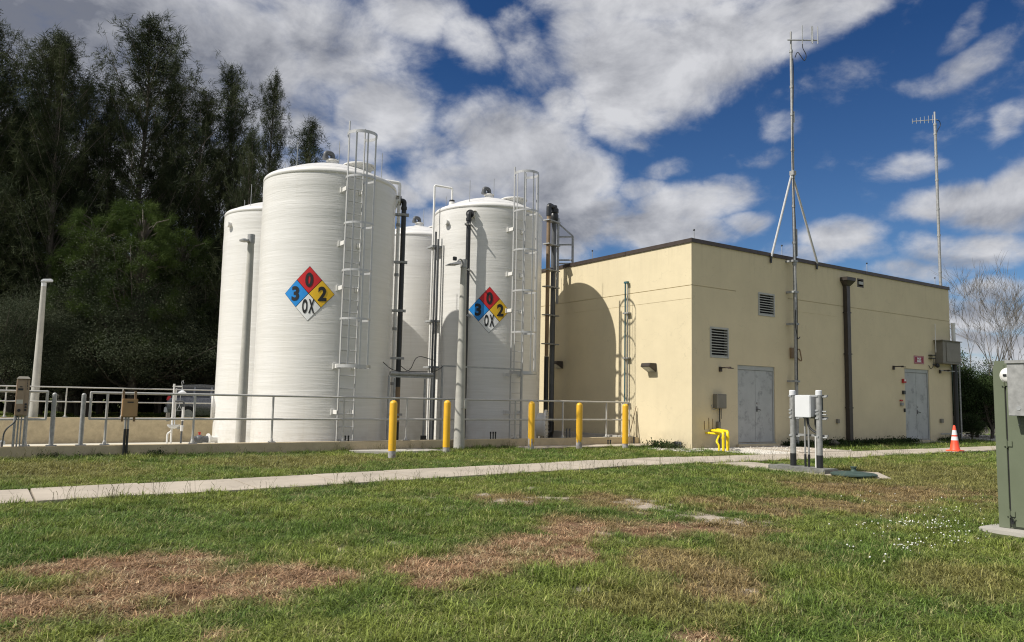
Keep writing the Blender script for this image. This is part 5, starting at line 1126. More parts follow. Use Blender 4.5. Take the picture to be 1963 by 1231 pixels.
# emergency shower
S_ = by_az(331, 790, 20.3); sx_, sy_ = S_[0], S_[1]; zt7 = by_az(333, 736, 20.3)[2]
t = thing('emergency_shower', 'white emergency shower and eyewash stand inside the pit', 'safety shower', (sx_, sy_, PITZ))
q = MB(); q.tube([(sx_, sy_, PITZ), (sx_, sy_, zt7)], .022, 10); q.tube([(sx_-.03, sy_, zt7-.06), (sx_+.18, sy_, zt7-.06), (sx_+.18, sy_, zt7-.13)], .015, 8); q.tube([(sx_+.055, sy_, zt7-.1), (sx_+.055, sy_, .42)], .014, 8); obj('stand_pipe', q, M_whitepvc, t)
q = MB(); q.lathe([(.02, .0), (.05, -.03), (.10, -.07), (.10, -.09)], (sx_+.18, sy_, zt7-.13), 16); obj('shower_head', q, M_white, t)
q = MB(); q.tube([(sx_+.18, sy_-.01, zt7-.06), (sx_+.16, sy_-.01, zt7+.05), (sx_+.19, sy_-.01, zt7+.09), (sx_+.21, sy_-.01, zt7+.02)], .006, 5); q.tube([(sx_+.15, sy_-.02, zt7-.15), (sx_+.14, sy_-.02, .98)], .005, 5); q.tube([(sx_+.14, sy_-.02, .98), (sx_+.08, sy_-.02, .86), (sx_+.2, sy_-.02, .86), (sx_+.14, sy_-.02, .98)], .006, 5); obj('pull_rod', q, M_white, t)
q = MB(); q.lathe([(.01, -.07), (.08, -.06), (.13, -.02), (.15, .02), (.14, .02), (.05, -.04)], (sx_+.02, sy_-.10, .50), 20, False); obj('eyewash_bowl', q, M_white, t)
q = MB(); q.tube(fillet([(sx_-.02, sy_-.10, .44), (sx_-.02, sy_-.10, .36), (sx_-.1, sy_-.08, .32), (sx_-.1, sy_-.05, PITZ)], .05), .022, 8); obj('drain_pipe', q, M_whitepvc, t)
q = MB(); q.bar((sx_+.10, sy_-.16, .43), (sx_+.24, sy_-.18, .49), .05, .03); obj('push_plate', q, M_galvp, t)
q = MB(); q.box(sx_-.13, sy_+.02, .60, sx_-.05, sy_+.08, .80); obj('tag_box', q, M_jbox, t)
S_ = by_az(352, 790, 20.0); q = MB(); q.tube(fillet([(S_[0]-.2, S_[1], 1.08), (S_[0], S_[1], 1.08), (S_[0]-.02, S_[1], .3), (S_[0]-.03, S_[1], PITZ)], .07), .022, 8)
t = thing('hose_post', 'dark hose stand right of the emergency shower', 'hose stand', (S_[0]-.03, S_[1], PITZ)); obj('pipe', q, M_dgrey, t)
q = MB(); q.cyl((S_[0]-.018, S_[1], .38), (S_[0]-.02, S_[1], .52), .032, n=10); q.cyl((S_[0]-.01, S_[1], .62), (S_[0]-.012, S_[1], .95), .028, n=10); obj('coupling', q, M_whitepvc, t)
# little stubs along the kerb
def stub(x, y, z0, h, mat, label, group, r=.018):
    q = MB(); q.cyl((x, y, z0), (x, y, z0+h), r, n=10); q.cyl((x, y, z0+h*.72), (x, y, z0+h), r*1.25, n=10)
    tag(obj('pipe_stub', q, mat, None, loc=(x, y, z0)), label, 'pipe stub', group)
for i, px in enumerate((941.5, 946.5, 951)): p = PY(px, 838, 2.30); stub(p[0], 2.33, CT, .19, M_black, 'black capped pipe stub on the kerb under the hazard diamond of the shaded tank', 'black stubs on the kerb')
for i, px in enumerate((657.5, 663, 669)): p = PY(px, 845, 2.30); stub(p[0], 2.34, CT, .13, M_black, 'short black valve stub on the kerb at the foot of the front ladder', 'valve stubs by the front ladder')
for i, px in enumerate((1080, 1087, 1093)): p = PY(px, 833, 2.35); stub(p[0], 2.36, CT, .26, M_dgrey, 'grey capped stub on the kerb beside the fourth bollard', 'grey stubs by the fourth bollard', .022)
for i, px in enumerate((1165.5, 1170)): p = PY(px, 854, 1.95); stub(p[0], 1.95, .035, .13, M_black, 'black stub standing on the pad before the kerb end', 'stubs on the pad', .020)
for i, px in enumerate((1294.5, 1298, 1301.5, 1305)): p = PX(px, 858, -.28); stub(-.28, p[1], .0, .20, M_dgrey, 'grey conduit stub among weeds by the sunlit corner', 'conduit stubs at the corner', .020)
S_ = PY(1215.5, 840, 2.02); q = MB(); q.tube([(S_[0], 2.03, .04), (S_[0], 2.03, .24)], .03, 10); tag(obj('foam_sleeve', q, M_black, None, loc=(S_[0], 2.03, .04)), 'black sleeve upright against the end of the kerb wall', 'sleeve')

# ------------------------------------------------------------------ white box on two posts
XS = -3.12
pa = PX(1521, 890, XS); pb = PX(1572, 896, XS); za_ = PX(1521, 748, XS)[2]
q = MB(); q.prism([(-3.39,-6.38,-.03), (-2.92,-6.38,-.03), (-2.92,-5.12,-.03), (-3.39,-5.12,-.03)], (0, 0, .13)); struct('concrete_plinth', q, M_oldconc, bev=.015)
PZ = .10
t = thing('meter_stand', 'white enclosure held between two galvanised posts on a concrete plinth', 'meter stand', (XS, (pa[1]+pb[1])/2, PZ))
for p_, nm_ in ((pa, 0), (pb, 1)):
    x_, y_ = XS, p_[1]; q = MB(); q.tube([(x_, y_, PZ+.001), (x_, y_, za_-.09)], .056, 18); po = obj('post', q, M_galv, t)
    q = MB(); q.lathe([(.062, 0), (.062, .085), (.05, .10), (.0, .10)], (x_, y_, za_-.10), 18); obj('cap', q, M_white, po)
    q = MB(); q.lathe([(.060, 0), (.060, .24)], (x_, y_, PZ+.002), 18, False); obj('black_wrap', q, M_black, po)
    q = MB()
    for py_ in (759, 786, 792, 800.5, 835): z = PX(1535, py_, XS)[2]; q.box(x_-.068, y_-.02, z-.018, x_-.05, y_+.04, z+.014); q.cyl((x_+.03, y_-.14, z-.02), (x_+.03, y_-.05, z-.02), .014, n=8)
    obj('bolt', q, M_galvp, po)
bx = XS-.16; b0 = PX(1523.3, 800, bx); b1 = PX(1552.5, 758, bx); y_hi, y_lo = b0[1], b1[1]; zlo, zhi = b0[2], b1[2]
q = MB(); q.box(bx, y_lo, zlo, bx+.03, y_hi, zhi); obj('cover', q, M_white, t, bev=.012)
q = MB(); q.box(bx+.031, y_lo+.02, zlo+.015, bx+.24, y_hi-.02, zhi-.015); obj('case', q, M_white, t, bev=.01)
q = MB(); q.box(bx+.242, y_lo-.04, zlo+.03, bx+.36, y_hi-.06, zhi-.03); obj('back_box', q, M_black, t)
for py_ in (759, 800, 834): z = PX(1545, py_, XS+.08)[2]; q = MB(); q.bar((XS+.085, pa[1]+.09, z), (XS+.085, pb[1]-.13, z), .04, .04); obj('strut', q, M_galv, t)
for dy in (.26, .34): q = MB(); y_ = pa[1]-dy; q.tube([(XS+.02, y_, PZ+.24), (XS+.02, y_, zlo)], .018, 10); obj('conduit', q, M_galv, t)
for dy in (.26, .34): q = MB(); y_ = pa[1]-dy; q.tube([(XS+.02, y_, -.0), (XS+.02, y_, PZ+.24)], .022, 10); obj('conduit', q, M_black, t)
q = MB(); q.tube([(XS+.02, pb[1]+.10, -.0), (XS+.02, pb[1]+.10, zlo-.35)], .013, 8); obj('ground_rod', q, M_whitepvc, t)
ym = (y_lo+y_hi)/2; q = MB(); q.tube(fillet([(XS-.02, ym+.0, zlo+.02), (XS-.02, ym-.04, zlo-.20), (XS, ym-.25, zlo-.32), (XS, pb[1]+.09, zlo-.12), (XS, pb[1]+.07, zlo+.05)], .16, 6), .022, 8); obj('cable_loop', q, M_black, t)
# hatch lid in front of the plinth
hx_, hy_ = -3.20, -6.86
t = thing('tank_lid', 'round dark green lid with a centre knob lying beside the plinth', 'hatch', (hx_, hy_, .02))
q = MB(); q.lathe([(.32, 0), (.33, .02), (.40, .045), (.40, .07), (.36, .085), (.08, .115), (.0, .115)], (hx_, hy_, -.005), 40); obj('lid', q, M_hatch, t)
q = MB(); q.lathe([(.06, .0), (.045, .02), (.045, .06), (.06, .07), (.06, .085), (.0, .09)], (hx_, hy_, .108), 16); obj('knob', q, M_hatch, t)

# ------------------------------------------------------------------ traffic cone
cb = G(1831, 866.5, 0.0); hc = PY(1831, 815.5, cb[1])[2]
t = thing('traffic_cone', 'orange traffic cone with two white bands at the far end of the footpath', 'cone', (cb[0], cb[1], .02))
q = MB(); q.prism([(cb[0]+.19*a_, cb[1]+.19*b_, .026) for a_, b_ in ((-1,-.85),(-.85,-1),(.85,-1),(1,-.85),(1,.85),(.85,1),(-.85,1),(-1,.85))], (0, 0, .03)); obj('base', q, M_orange, t, bev=.004)
def cr(z): return .145-(.145-.030)*(z/hc)
q = MB(); q.lathe([(cr(.03)+.01, .055), (cr(.08), .08), (cr(hc*.5), hc*.5), (cr(hc-.03), hc-.03), (.022, hc), (.0, hc)], (cb[0], cb[1], 0), 28); obj('body', q, M_orange, t)
for z0_, z1_ in ((.44, .58), (.64, .82)): q = MB(); q.lathe([(cr(hc*z0_)+.0025, hc*z0_), (cr(hc*z1_)+.0025, hc*z1_)], (cb[0], cb[1], 0), 28, False); obj('band', q, M_band, t)

# ------------------------------------------------------------------ green cabinet at the right edge
GX = -7.32; c0 = PX(1915.5, 1015, GX); ztop_ = PX(1902, 692, GX)[2]; gy1 = c0[1]; gy0 = gy1-2.4
q = MB(); q.prism([(GX-.16, gy0-.3, -.03), (GX+1.2, gy0-.3, -.03), (GX+1.2, gy1+.14, -.03), (GX-.16, gy1+.14, -.03)], (0, 0, .065)); struct('equipment_pad', q, M_conc, bev=.01)
t = thing('switch_cabinet', 'olive green steel switch cabinet cut off by the right edge', 'cabinet', (GX+.4, gy1-.6, .036))
q = MB(); q.box(GX+.012, gy0, .036, GX+1.0, gy1-.004, ztop_); obj('case', q, M_green, t, bev=.008)
yd = PX(1925, 800, GX)[1]
q = MB(); q.box(GX, gy1-.11, .036, GX+.011, gy1, ztop_-.06); obj('corner_panel', q, M_green, t, bev=.003)
q = MB(); q.box(GX-.006, gy0, .06, GX+.011, gy1-.128, ztop_-.09); dr = obj('door', q, M_green, t, bev=.004)
q = MB(); q.box(GX+.0115, gy1-.127, .05, GX+.0125, gy1-.111, ztop_-.08); obj('door_gap', q, M_dark, t)
for py_ in (708, 735, 850, 983): z = PX(1922, py_, GX)[2]; q = MB(); q.box(GX-.018, gy1-.17, z-.03, GX-.0061, gy1-.085, z+.03); q.cyl((GX-.02, gy1-.119, z-.045), (GX-.02, gy1-.119, z+.045), .009, n=8); obj('hinge', q, M_green, t, bev=.002)
q = MB(); z = PX(1930, 990, GX)[2]; q.tube([(GX-.03, gy1-.13, z+.02), (GX-.035, gy1-.15, z-.04), (GX-.03, gy1-.17, z+.0)], .006, 6); q.box(GX-.035, gy1-.165, z-.07, GX-.02, gy1-.13, z-.03); obj('padlock', q, M_black, t)
my1 = PX(1931.5, 750, GX-.19)[1]; mz1 = PX(1931.5, 693, GX-.19)[2]; mz0 = PX(1934, 797, GX-.19)[2]; my0 = my1-.30
t2_ = thing('meter_box', 'grey steel meter box fixed on the green cabinet', 'meter box', (GX-.1, my1-.1, mz0))
q = MB(); q.box(GX-.19, my0+.13, mz0, GX-.008, my1, mz1); obj('case', q, M_galv, t2_, bev=.004)
q = MB(); q.box(GX-.205, my0+.12, mz1-.02, GX-.008, my1+.012, mz1+.012); obj('rain_lip', q, M_galv, t2_)
q = MB(); q.box(GX-.185, my0-.2, mz0+.01, GX-.02, my0+.128, mz1-.01); obj('side_case', q, M_black, t2_)
for z in (mz0+.05, mz1-.06): q = MB(); q.cyl((GX-.20, my0+.10, z), (GX-.20, my0+.10, z+.03), .014, n=8); obj('latch', q, M_dgrey, t2_)
q = MB(); q.cyl((GX-.191, my1-.10, mz0+.08), (GX-.194, my1-.10, mz0+.08), .022, n=16); obj('seal', q, M_galvp, t2_)
gz = PX(1925, 720, GX-.1)[2]; gyc = PX(1934.5, 720, GX-.12)[1]
q = MB(); q.cyl((GX-.006, gyc, gz), (GX-.08, gyc, gz), .072, n=24); q.cyl((GX-.08, gyc, gz), (GX-.15, gyc, gz), .082, n=28); q.ball((GX-.15, gyc, gz), .03, .078, .078, n=20, m=10)
g_ = tag(obj('electric_meter', q, M_whitepvc, None, loc=(GX-.01, gyc, gz)), 'round white meter peeping out behind the grey meter box', 'meter')
q = MB(); q.box(GX-.186, gyc+.0, gz-.012, GX-.178, gyc+.035, gz+.012); obj('display', q, M_black, g_)
yc_ = my1-.135; q = MB(); q.tube(fillet([(GX-.10, yc_, mz0), (GX-.10, yc_, mz0-.16), (GX-.10, yc_-.085, mz0-.34), (GX-.10, yc_-.09, .0)], .12, 7), .0165, 12)
o = tag(obj('conduit', q, M_whitepvc, None, loc=(GX-.1, yc_, 0)), 'white conduit running from the grey meter box to the ground', 'conduit')
z = PX(1957, 931, GX-.1)[2]; q = MB(); q.box(GX-.125, yc_-.14, z-.025, GX-.005, yc_-.055, z+.025); obj('clamp', q, M_whitepvc, o, bev=.006)
q = MB(); z = mz0-.03; q.tube([(GX-.1, my1-.07, mz0), (GX-.1, my1-.07, mz0-.09), (GX-.1, my1-.05, mz0-.10)], .004, 5); obj('seal_wire', q, M_dgrey, t2_)

# ------------------------------------------------------------------ parked car beyond the pit
def car():
    o0 = by_az(318, 798, 37.5); o0[2] = 0; d = np.array((math.sin(R_(100)), math.cos(R_(100)), 0)); sd = np.array((d[1], -d[0], 0))   # forward, right side
    t = thing('parked_car', 'dark grey estate car parked under the trees behind the tanks', 'car', o0)
    def W(l, s_, z): return o0+d*l+sd*s_+np.array((0, 0, z))
    L, Wd = 4.6, .92
    prof = [(0.05, .42), (0.0, .62), (.02, .92), (.10, 1.02), (1.0, 1.06), (3.2, 1.02), (4.3, .88), (4.55, .70), (4.58, .42), (4.4, .28), (.2, .28)]
    q = MB(); n = len(prof); V = []
    for s_, k_ in ((-Wd, .96), (-Wd*.97, 1), (Wd*.97, 1), (Wd, .96)):
        for l, z in prof: V.append(W(2.3+(l-2.3)*(k_ if abs(s_) == Wd else 1.0), s_, .65+(z-.65)*(.93 if abs(s_) == Wd else 1)))
    F = [(j*n+i, j*n+(i+1) % n, (j+1)*n+(i+1) % n, (j+1)*n+i) for j in range(3) for i in range(n)]+[tuple(range(n))[::-1], tuple(range(3*n, 4*n))]
    q.add(V, F, True); obj('body', q, M_carp, t, ang=45)
    q = MB(); gl = [(.12, 1.02), (.42, 1.50), (2.5, 1.54), (3.3, 1.06)]
    q.add([W(l, -.84 if z < 1.1 else -.68, z) for l, z in gl]+[W(l, .84 if z < 1.1 else .68, z) for l, z in gl], [(0,1,2,3), (7,6,5,4), (0,4,5,1), (2,6,7,3)]); obj('windows', q, M_glass, t)
    q = MB(); rp = [(.28, 1.50), (.6, 1.60), (1.4, 1.64), (2.3, 1.60), (2.75, 1.46), (2.5, 1.50), (.5, 1.48)]
    q.add([W(l, -.70, z) for l, z in rp]+[W(l, .70, z) for l, z in rp], [tuple(range(7)), tuple(range(7, 14))[::-1]]+[(i, (i+1) % 7, 7+(i+1) % 7, 7+i) for i in range(7)], True); obj('roof', q, M_carp, t)
    for l in (1.05, 1.75): q = MB(); q.bar(W(l, .86, 1.04), W(l+.05, .70, 1.52), .08, .03); q.bar(W(l, -.86, 1.04), W(l+.05, -.70, 1.52), .08, .03); obj('pillar', q, M_carp, t)
    for l in (.85, 3.75):
        for s_ in (-1, 1):
            q = MB(); q.cyl(W(l, s_*.72, .34), W(l, s_*.95, .34), .34, n=24); w_ = obj('wheel', q, M_tyre, t); q = MB(); q.cyl(W(l, s_*.93, .34), W(l, s_*.962, .34), .20, n=20); obj('rim', q, M_galv, w_)
    for s_ in (-1, 1): q = MB(); q.hull8([W(-.02, s_*.74, .92), W(-.02, s_*.90, .92), W(.12, s_*.905, .92), W(.12, s_*.74, .92), W(.03, s_*.76, 1.10), W(.03, s_*.88, 1.10), W(.14, s_*.89, 1.10), W(.14, s_*.76, 1.10)]); obj('tail_light', q, M_red, t)
    q = MB(); q.hull8([W(-.10, -.86, .40), W(-.10, .86, .40), W(.2, .90, .40), W(.2, -.90, .40), W(-.08, -.84, .62), W(-.08, .84, .62), W(.2, .88, .62), W(.2, -.88, .62)]); obj('bumper', q, M_alu, t, bev=.03)
    q = MB(); q.bar(W(-.025, -.26, .76), W(-.025, .26, .76), .012, .12); obj('number_plate', q, M_white, t)
car()

# ================================================================== VEGETATION
def leaf_tris(name, mat, C, A, B, parent=None):
    """triangles: centre C, half axes A (length) and B (width)"""
    V = np.empty((len(C)*3, 3)); V[0::3] = C-B; V[1::3] = C+B; V[2::3] = C+A
    me = bpy.data.meshes.new(name); n = len(C)
    me.vertices.add(n*3); me.vertices.foreach_set('co', V.ravel().astype(np.float32))
    me.loops.add(n*3); me.loops.foreach_set('vertex_index', np.arange(n*3, dtype=np.int32))
    me.polygons.add(n); me.polygons.foreach_set('loop_start', np.arange(0, n*3, 3, dtype=np.int32)); me.polygons.foreach_set('loop_total', np.full(n, 3, np.int32))
    me.update(); me.validate(); me.materials.append(mat); return me
def leaf_quads(name, mat, C, A, B):
    n = len(C); V = np.empty((n*4, 3)); V[0::4] = C-A*.5; V[1::4] = C+B-A*.05; V[2::4] = C+A*.5; V[3::4] = C-B-A*.05
    me = bpy.data.meshes.new(name); me.vertices.add(n*4); me.vertices.foreach_set('co', V.ravel().astype(np.float32))
    me.loops.add(n*4); me.loops.foreach_set('vertex_index', np.arange(n*4, dtype=np.int32))
    me.polygons.add(n); me.polygons.foreach_set('loop_start', np.arange(0, n*4, 4, dtype=np.int32)); me.polygons.foreach_set('loop_total', np.full(n, 4, np.int32))
    me.update(); me.validate(); me.materials.append(mat); return me
def unit(v): return v/(np.linalg.norm(v, axis=-1, keepdims=True)+1e-9)
def casuarina(seed, H, W_, low=.10, dens=1.0):
    """trunk with upswept limbs and drooping needle sprays; returns wood mesh and foliage mesh"""
    g = np.random.default_rng(seed); wood = MB(); pts = []
    lean = g.normal(0, .012, 2); P = [np.array((0, 0, 0.))]
    for i in range(1, 13): z = H*i/12; P.append(np.array((lean[0]*z+.12*math.sin(i*.9+seed), lean[1]*z+.12*math.cos(i*.7+seed), z)))
    r0 = H*.011+.05; wood.tube(P, 0, 7, True, [r0*(1-i/12.3)+.012 for i in range(13)])
    cl = []; nb = int(H*7.0*dens)
    for i in range(nb):
        f = low+(1-low)*(i+g.random())/nb; k_ = f*12; j = min(int(k_), 11); b = P[j]*(1-(k_-j))+P[j+1]*(k_-j)
        prof = W_*(1.12*(1-f)**.62*(.55+.45*min(1, f/.3)))*(.45+.75*g.random()); prof = max(prof, .35)
        if g.random() < .10: prof *= 1.35
        a = g.random()*6.283; up_ = .55+.75*g.random()+.5*f; d = unit(np.array((math.cos(a), math.sin(a), up_)))
        Lb = prof*math.sqrt(1+up_*up_)*.82; q = [b]
        for s_ in range(1, 5): t = s_/4; q.append(b+d*Lb*t+np.array((0, 0, .10*Lb*t*t))+g.normal(0, .04, 3)*Lb*.3)
        wood.tube(q, 0, 4, False, [.045*(1-f)+.02, .03*(1-f)+.015, .02, .013, .007])
        nc = int(4+Lb*4.4*dens)
        for s_ in range(nc):
            t = .22+.80*(s_+g.random())/nc; kk = min(t*4, 3.999); jj = int(kk); c = q[jj]*(1-(kk-jj))+q[jj+1]*(kk-jj)
            off = g.normal(0, .16+.10*Lb*(t)*.5, 3); cl.append(np.concatenate([c+off, unit(np.array((d[0], d[1], .35))+g.normal(0, .35, 3))]))
    cl = np.array(cl); m = 20; n = len(cl)*m; Cc = np.repeat(cl[:, :3], m, 0)+g.normal(0, .11, (n, 3)); D = unit(np.repeat(cl[:, 3:], m, 0)*.75+g.normal(0, .55, (n, 3))+np.array((0, 0, .05)))
    Ln = g.uniform(.22, .50, (n, 1)); A = D*Ln; A[:, 2] -= .10*Ln[:, 0]; B = unit(np.cross(D, g.normal(0, 1, (n, 3))))*g.uniform(.009, .019, (n, 1))
    print('CAS', n)
    return make_mesh(wood, 'trunk', M_bark), leaf_tris('crown', M_needle, Cc, A, B)
VAR = [casuarina(11, 20, 4.6), casuarina(12, 20, 5.2, .12), casuarina(13, 20, 4.0, .08)]
def tree(name, label, cat, px, pytop, dist, var, wscale=1.0, group=None, rot=None, z0=0, Hv=20., tilt=0.):
    p = by_az(px, pytop, dist); H = p[2]-z0; s_ = H/Hv
    # stand the foot where a plumb trunk meets the ground
    t = thing(name, label, cat, (p[0], p[1], z0), group); r = rot if rot is not None else random.uniform(0, 6.28)
    for nm_, me_ in zip(('trunk', 'crown'), var):
        o = inst(nm_, me_, t, (0, 0, -.1), (0, tilt, r), (s_*wscale, s_*wscale, s_))
    return t
CAS = [(12, 62, 44, 0, .80, 'tall needle tree at the far left edge with a thin pointed top'), (78, 72, 46, 2, 1.0, 'tall needle tree, pointed top, second from the left edge'), (130, 78, 43, 1, .85, 'broad needle tree behind the pale light pole'),
       (182, 172, 47, 0, .8, 'shorter needle tree in the dip between the two highest crowns'), (235, 175, 45, 2, .7, 'needle tree left of the highest one, its top lower'), (292, 40, 45, 1, .95, 'highest needle tree of the row, open airy crown'), (345, 130, 48, 0, .70, 'needle tree just right of the highest, its top merging with it'),
       (397, 172, 44, 2, .85, 'round topped needle tree in the right half of the row'), (455, 140, 46, 0, .75, 'pointed needle tree second from the right end of the row'), (514, 150, 43, 2, .55, 'slim needle tree standing over the white tanks'),
       (558, 236, 42, 2, .85, 'lowest needle tree, leaning by the front tank dome'), (480, 260, 40, 1, .60, 'short needle tree behind the leftmost tank'), (425, 290, 50, 1, .9, 'low needle tree filling the back of the row, right half'), (40, 210, 51, 1, 1.0, 'low needle tree filling the back of the row, left half'),
       (155, 300, 50, 0, 1.0, 'low needle tree behind the broad one'), (300, 300, 52, 2, 1.1, 'low needle tree behind the highest one'), (-60, 60, 45, 2, .9, 'needle tree just beyond the left edge'), (-30, 140, 47, 1, .9, 'needle tree cut by the left edge, low on the frame side')]
for px, pt, ds_, v, ws, lb in CAS: tree('casuarina_tree', lb, 'tree', px, pt, ds_, VAR[v], ws, 'needle trees behind the tanks', rot=px*1.7, tilt=.05 if px == 558 else 0)

def broadleaf(seed, H, W_, n_clump, per, mat, leaf=.075, base=.10, wood_mat=M_bark, sgk=.16):
    g = np.random.default_rng(seed); wood = MB(); cl = []
    r0 = H*.02+.03; top = H*.45; wood.tube([(0, 0, 0), (.05*H*g.normal()*.3, .05*H*g.normal()*.3, top*.5), (.06*H*g.normal()*.3, 0, top)], 0, 7, True, [r0, r0*.75, r0*.5])
    for i in range(n_clump):
        # on an uneven ellipsoid shell and inside it
        d = unit(g.normal(0, 1, 3)); d[2] = abs(d[2])*1.0-.35*g.random(); rr = (.55+.45*g.random()**.5)*(.82+.28*math.sin(3*d[0]+seed)*math.cos(4*d[1]+seed*2)+.15*math.sin(7*d[2]+seed))
        c = np.array((d[0]*W_*rr, d[1]*W_*rr, H*base+H*(1-base)*(.36+.60*d[2]*rr))); c[2] = max(c[2], .25); cl.append(c)
        if i % 5 == 0: m_ = np.array((0, 0, top*g.uniform(.25, 1))); mid_ = (m_+c)/2+np.array((0, 0, -.05*H)); wood.tube([m_, mid_, c], 0, 4, False, [.05, .03, .012])
    cl = np.array(cl); n = len(cl)*per; sg_ = W_*sgk+.05; Cc = np.repeat(cl, per, 0)+g.normal(0, 1, (n, 3))*np.array((sg_, sg_, sg_*.6)); D = unit(g.normal(0, 1, (n, 3)))
    A = D*g.uniform(.7, 1.3, (n, 1))*leaf*2; B = unit(np.cross(D, g.normal(0, 1, (n, 3))+np.array((0, 0, 1.0))))*leaf*.42; return make_mesh(wood, 'trunk', wood_mat), leaf_quads('crown', mat, Cc, A, B)
def bush(name, label, cat, px, pybot_d, H, me_pair, Hv, ws=1., group=None, z0=0., rot=None):
    p = by_az(px, 790, pybot_d); t = thing(name, label, cat, (p[0], p[1], z0), group); r = rot if rot is not None else random.uniform(0, 6.28); s_ = H/Hv
    for nm_, me_ in zip(('trunk', 'crown'), me_pair): inst(nm_, me_, t, (0, 0, -.05), (0, 0, r), (s_*ws, s_*ws, s_))
    return t
OAK = [broadleaf(21, 8, 4.2, 760, 150, M_oak, .040, .0, sgk=.062), broadleaf(22, 8, 3.6, 640, 150, M_oak, .040, .0, sgk=.07)]
for px, d_, H, v, ws, lb in [(255, 41, 8.6, 0, 1.1, 'big grey-leaved oak in front of the row, centre left'), (60, 40, 6.0, 1, 1.2, 'low grey-leaved oak behind the pale light pole'), (385, 43, 9.8, 1, 1.0, 'grey-leaved oak rising beside the leftmost tank'),
                             (150, 42, 6.4, 0, 1.1, 'small grey-leaved oak between the two lower ones'), (-20, 38, 5.9, 0, 1.0, 'grey-leaved oak at the left frame edge'), (330, 43, 7.0, 1, 1.2, 'grey-leaved oak over the parked car')]:
    bush('oak_tree', lb, 'tree', px, d_, H, OAK[v], 8., ws, 'oaks in front of the needle trees')
# long-needled pine clumps between the oaks and the casuarinas
def pine(seed, H, W_):
    g = np.random.default_rng(seed); wood = MB(); wood.tube([(0, 0, 0), (.1, 0, H*.5), (0, .1, H*.95)], 0, 7, True, [.18, .12, .04]); cl = []
    for i in range(210):
        f = .25+.75*g.random(); a = g.random()*6.283; rr = W_*(1-f*.55)*(.45+.6*g.random()); c = np.array((rr*math.cos(a), rr*math.sin(a), H*f+.25*rr)); cl.append(np.concatenate([c, unit(np.array((math.cos(a), math.sin(a), .5)))]))
        if i % 2 == 0: wood.tube([(0, 0, H*f*.9), c*np.array((.5, .5, 1))-np.array((0, 0, .2)), c], 0, 4, False, [.05, .035, .012])
    cl = np.array(cl); m = 120; n = len(cl)*m; C0 = np.repeat(cl[:, :3], m, 0)+g.normal(0, .08, (n, 3)); D = unit(np.repeat(cl[:, 3:], m, 0)*.7+g.normal(0, .6, (n, 3))); A = D*g.uniform(.28, .5, (n, 1)); A[:, 2] -= .06
    B = unit(np.cross(D, g.normal(0, 1, (n, 3))))*.009; return make_mesh(wood, 'trunk', M_bark), leaf_tris('crown', M_pine, C0, A, B)
PN = pine(31, 9, 2.6)
for px, d_, H, ws, lb in [(165, 41, 9.6, 1.0, 'bright green long-needled pine above the left oak'), (250, 40, 9.9, .9, 'bright green long-needled pine above the big oak'), (330, 42, 9.2, 1.0, 'bright green long-needled pine above the car')]:
    bush('pine_tree', lb, 'tree', px, d_, H, PN, 9., ws, 'green pines in the understorey')
# the wood behind, a dark leaf mass added to block horizon light
WD = broadleaf(41, 10, 6.5, 300, 50, M_bush, .20, .0)
C_, A_, B_ = [], [], []
g = np.random.default_rng(5); n = 90000
azs = g.uniform(R_(-28), R_(31), n); ds_ = g.uniform(50, 60, n); hmax = 8.2+2.2*np.sin(azs*23)+1.4*np.sin(azs*61+1); hh = hmax*g.random(n)**.8
ds_ = ds_+hh*.3; C_ = np.c_[CAM[0]+np.sin(azs)*ds_, CAM[1]+np.cos(azs)*ds_, hh]; D = unit(g.normal(0, 1, (n, 3))); A_ = D*g.uniform(.25, .6, (n, 1)); B_ = unit(np.cross(D, g.normal(0, 1, (n, 3))))*g.uniform(.10, .22, (n, 1))
me = leaf_quads('far_wood', M_bush, C_, A_, B_); o = bpy.data.objects.new('far_wood', me); COL.objects.link(o); o['kind'] = 'stuff'; o['label'] = 'dark undergrowth mass added behind the row of trees to block horizon light'
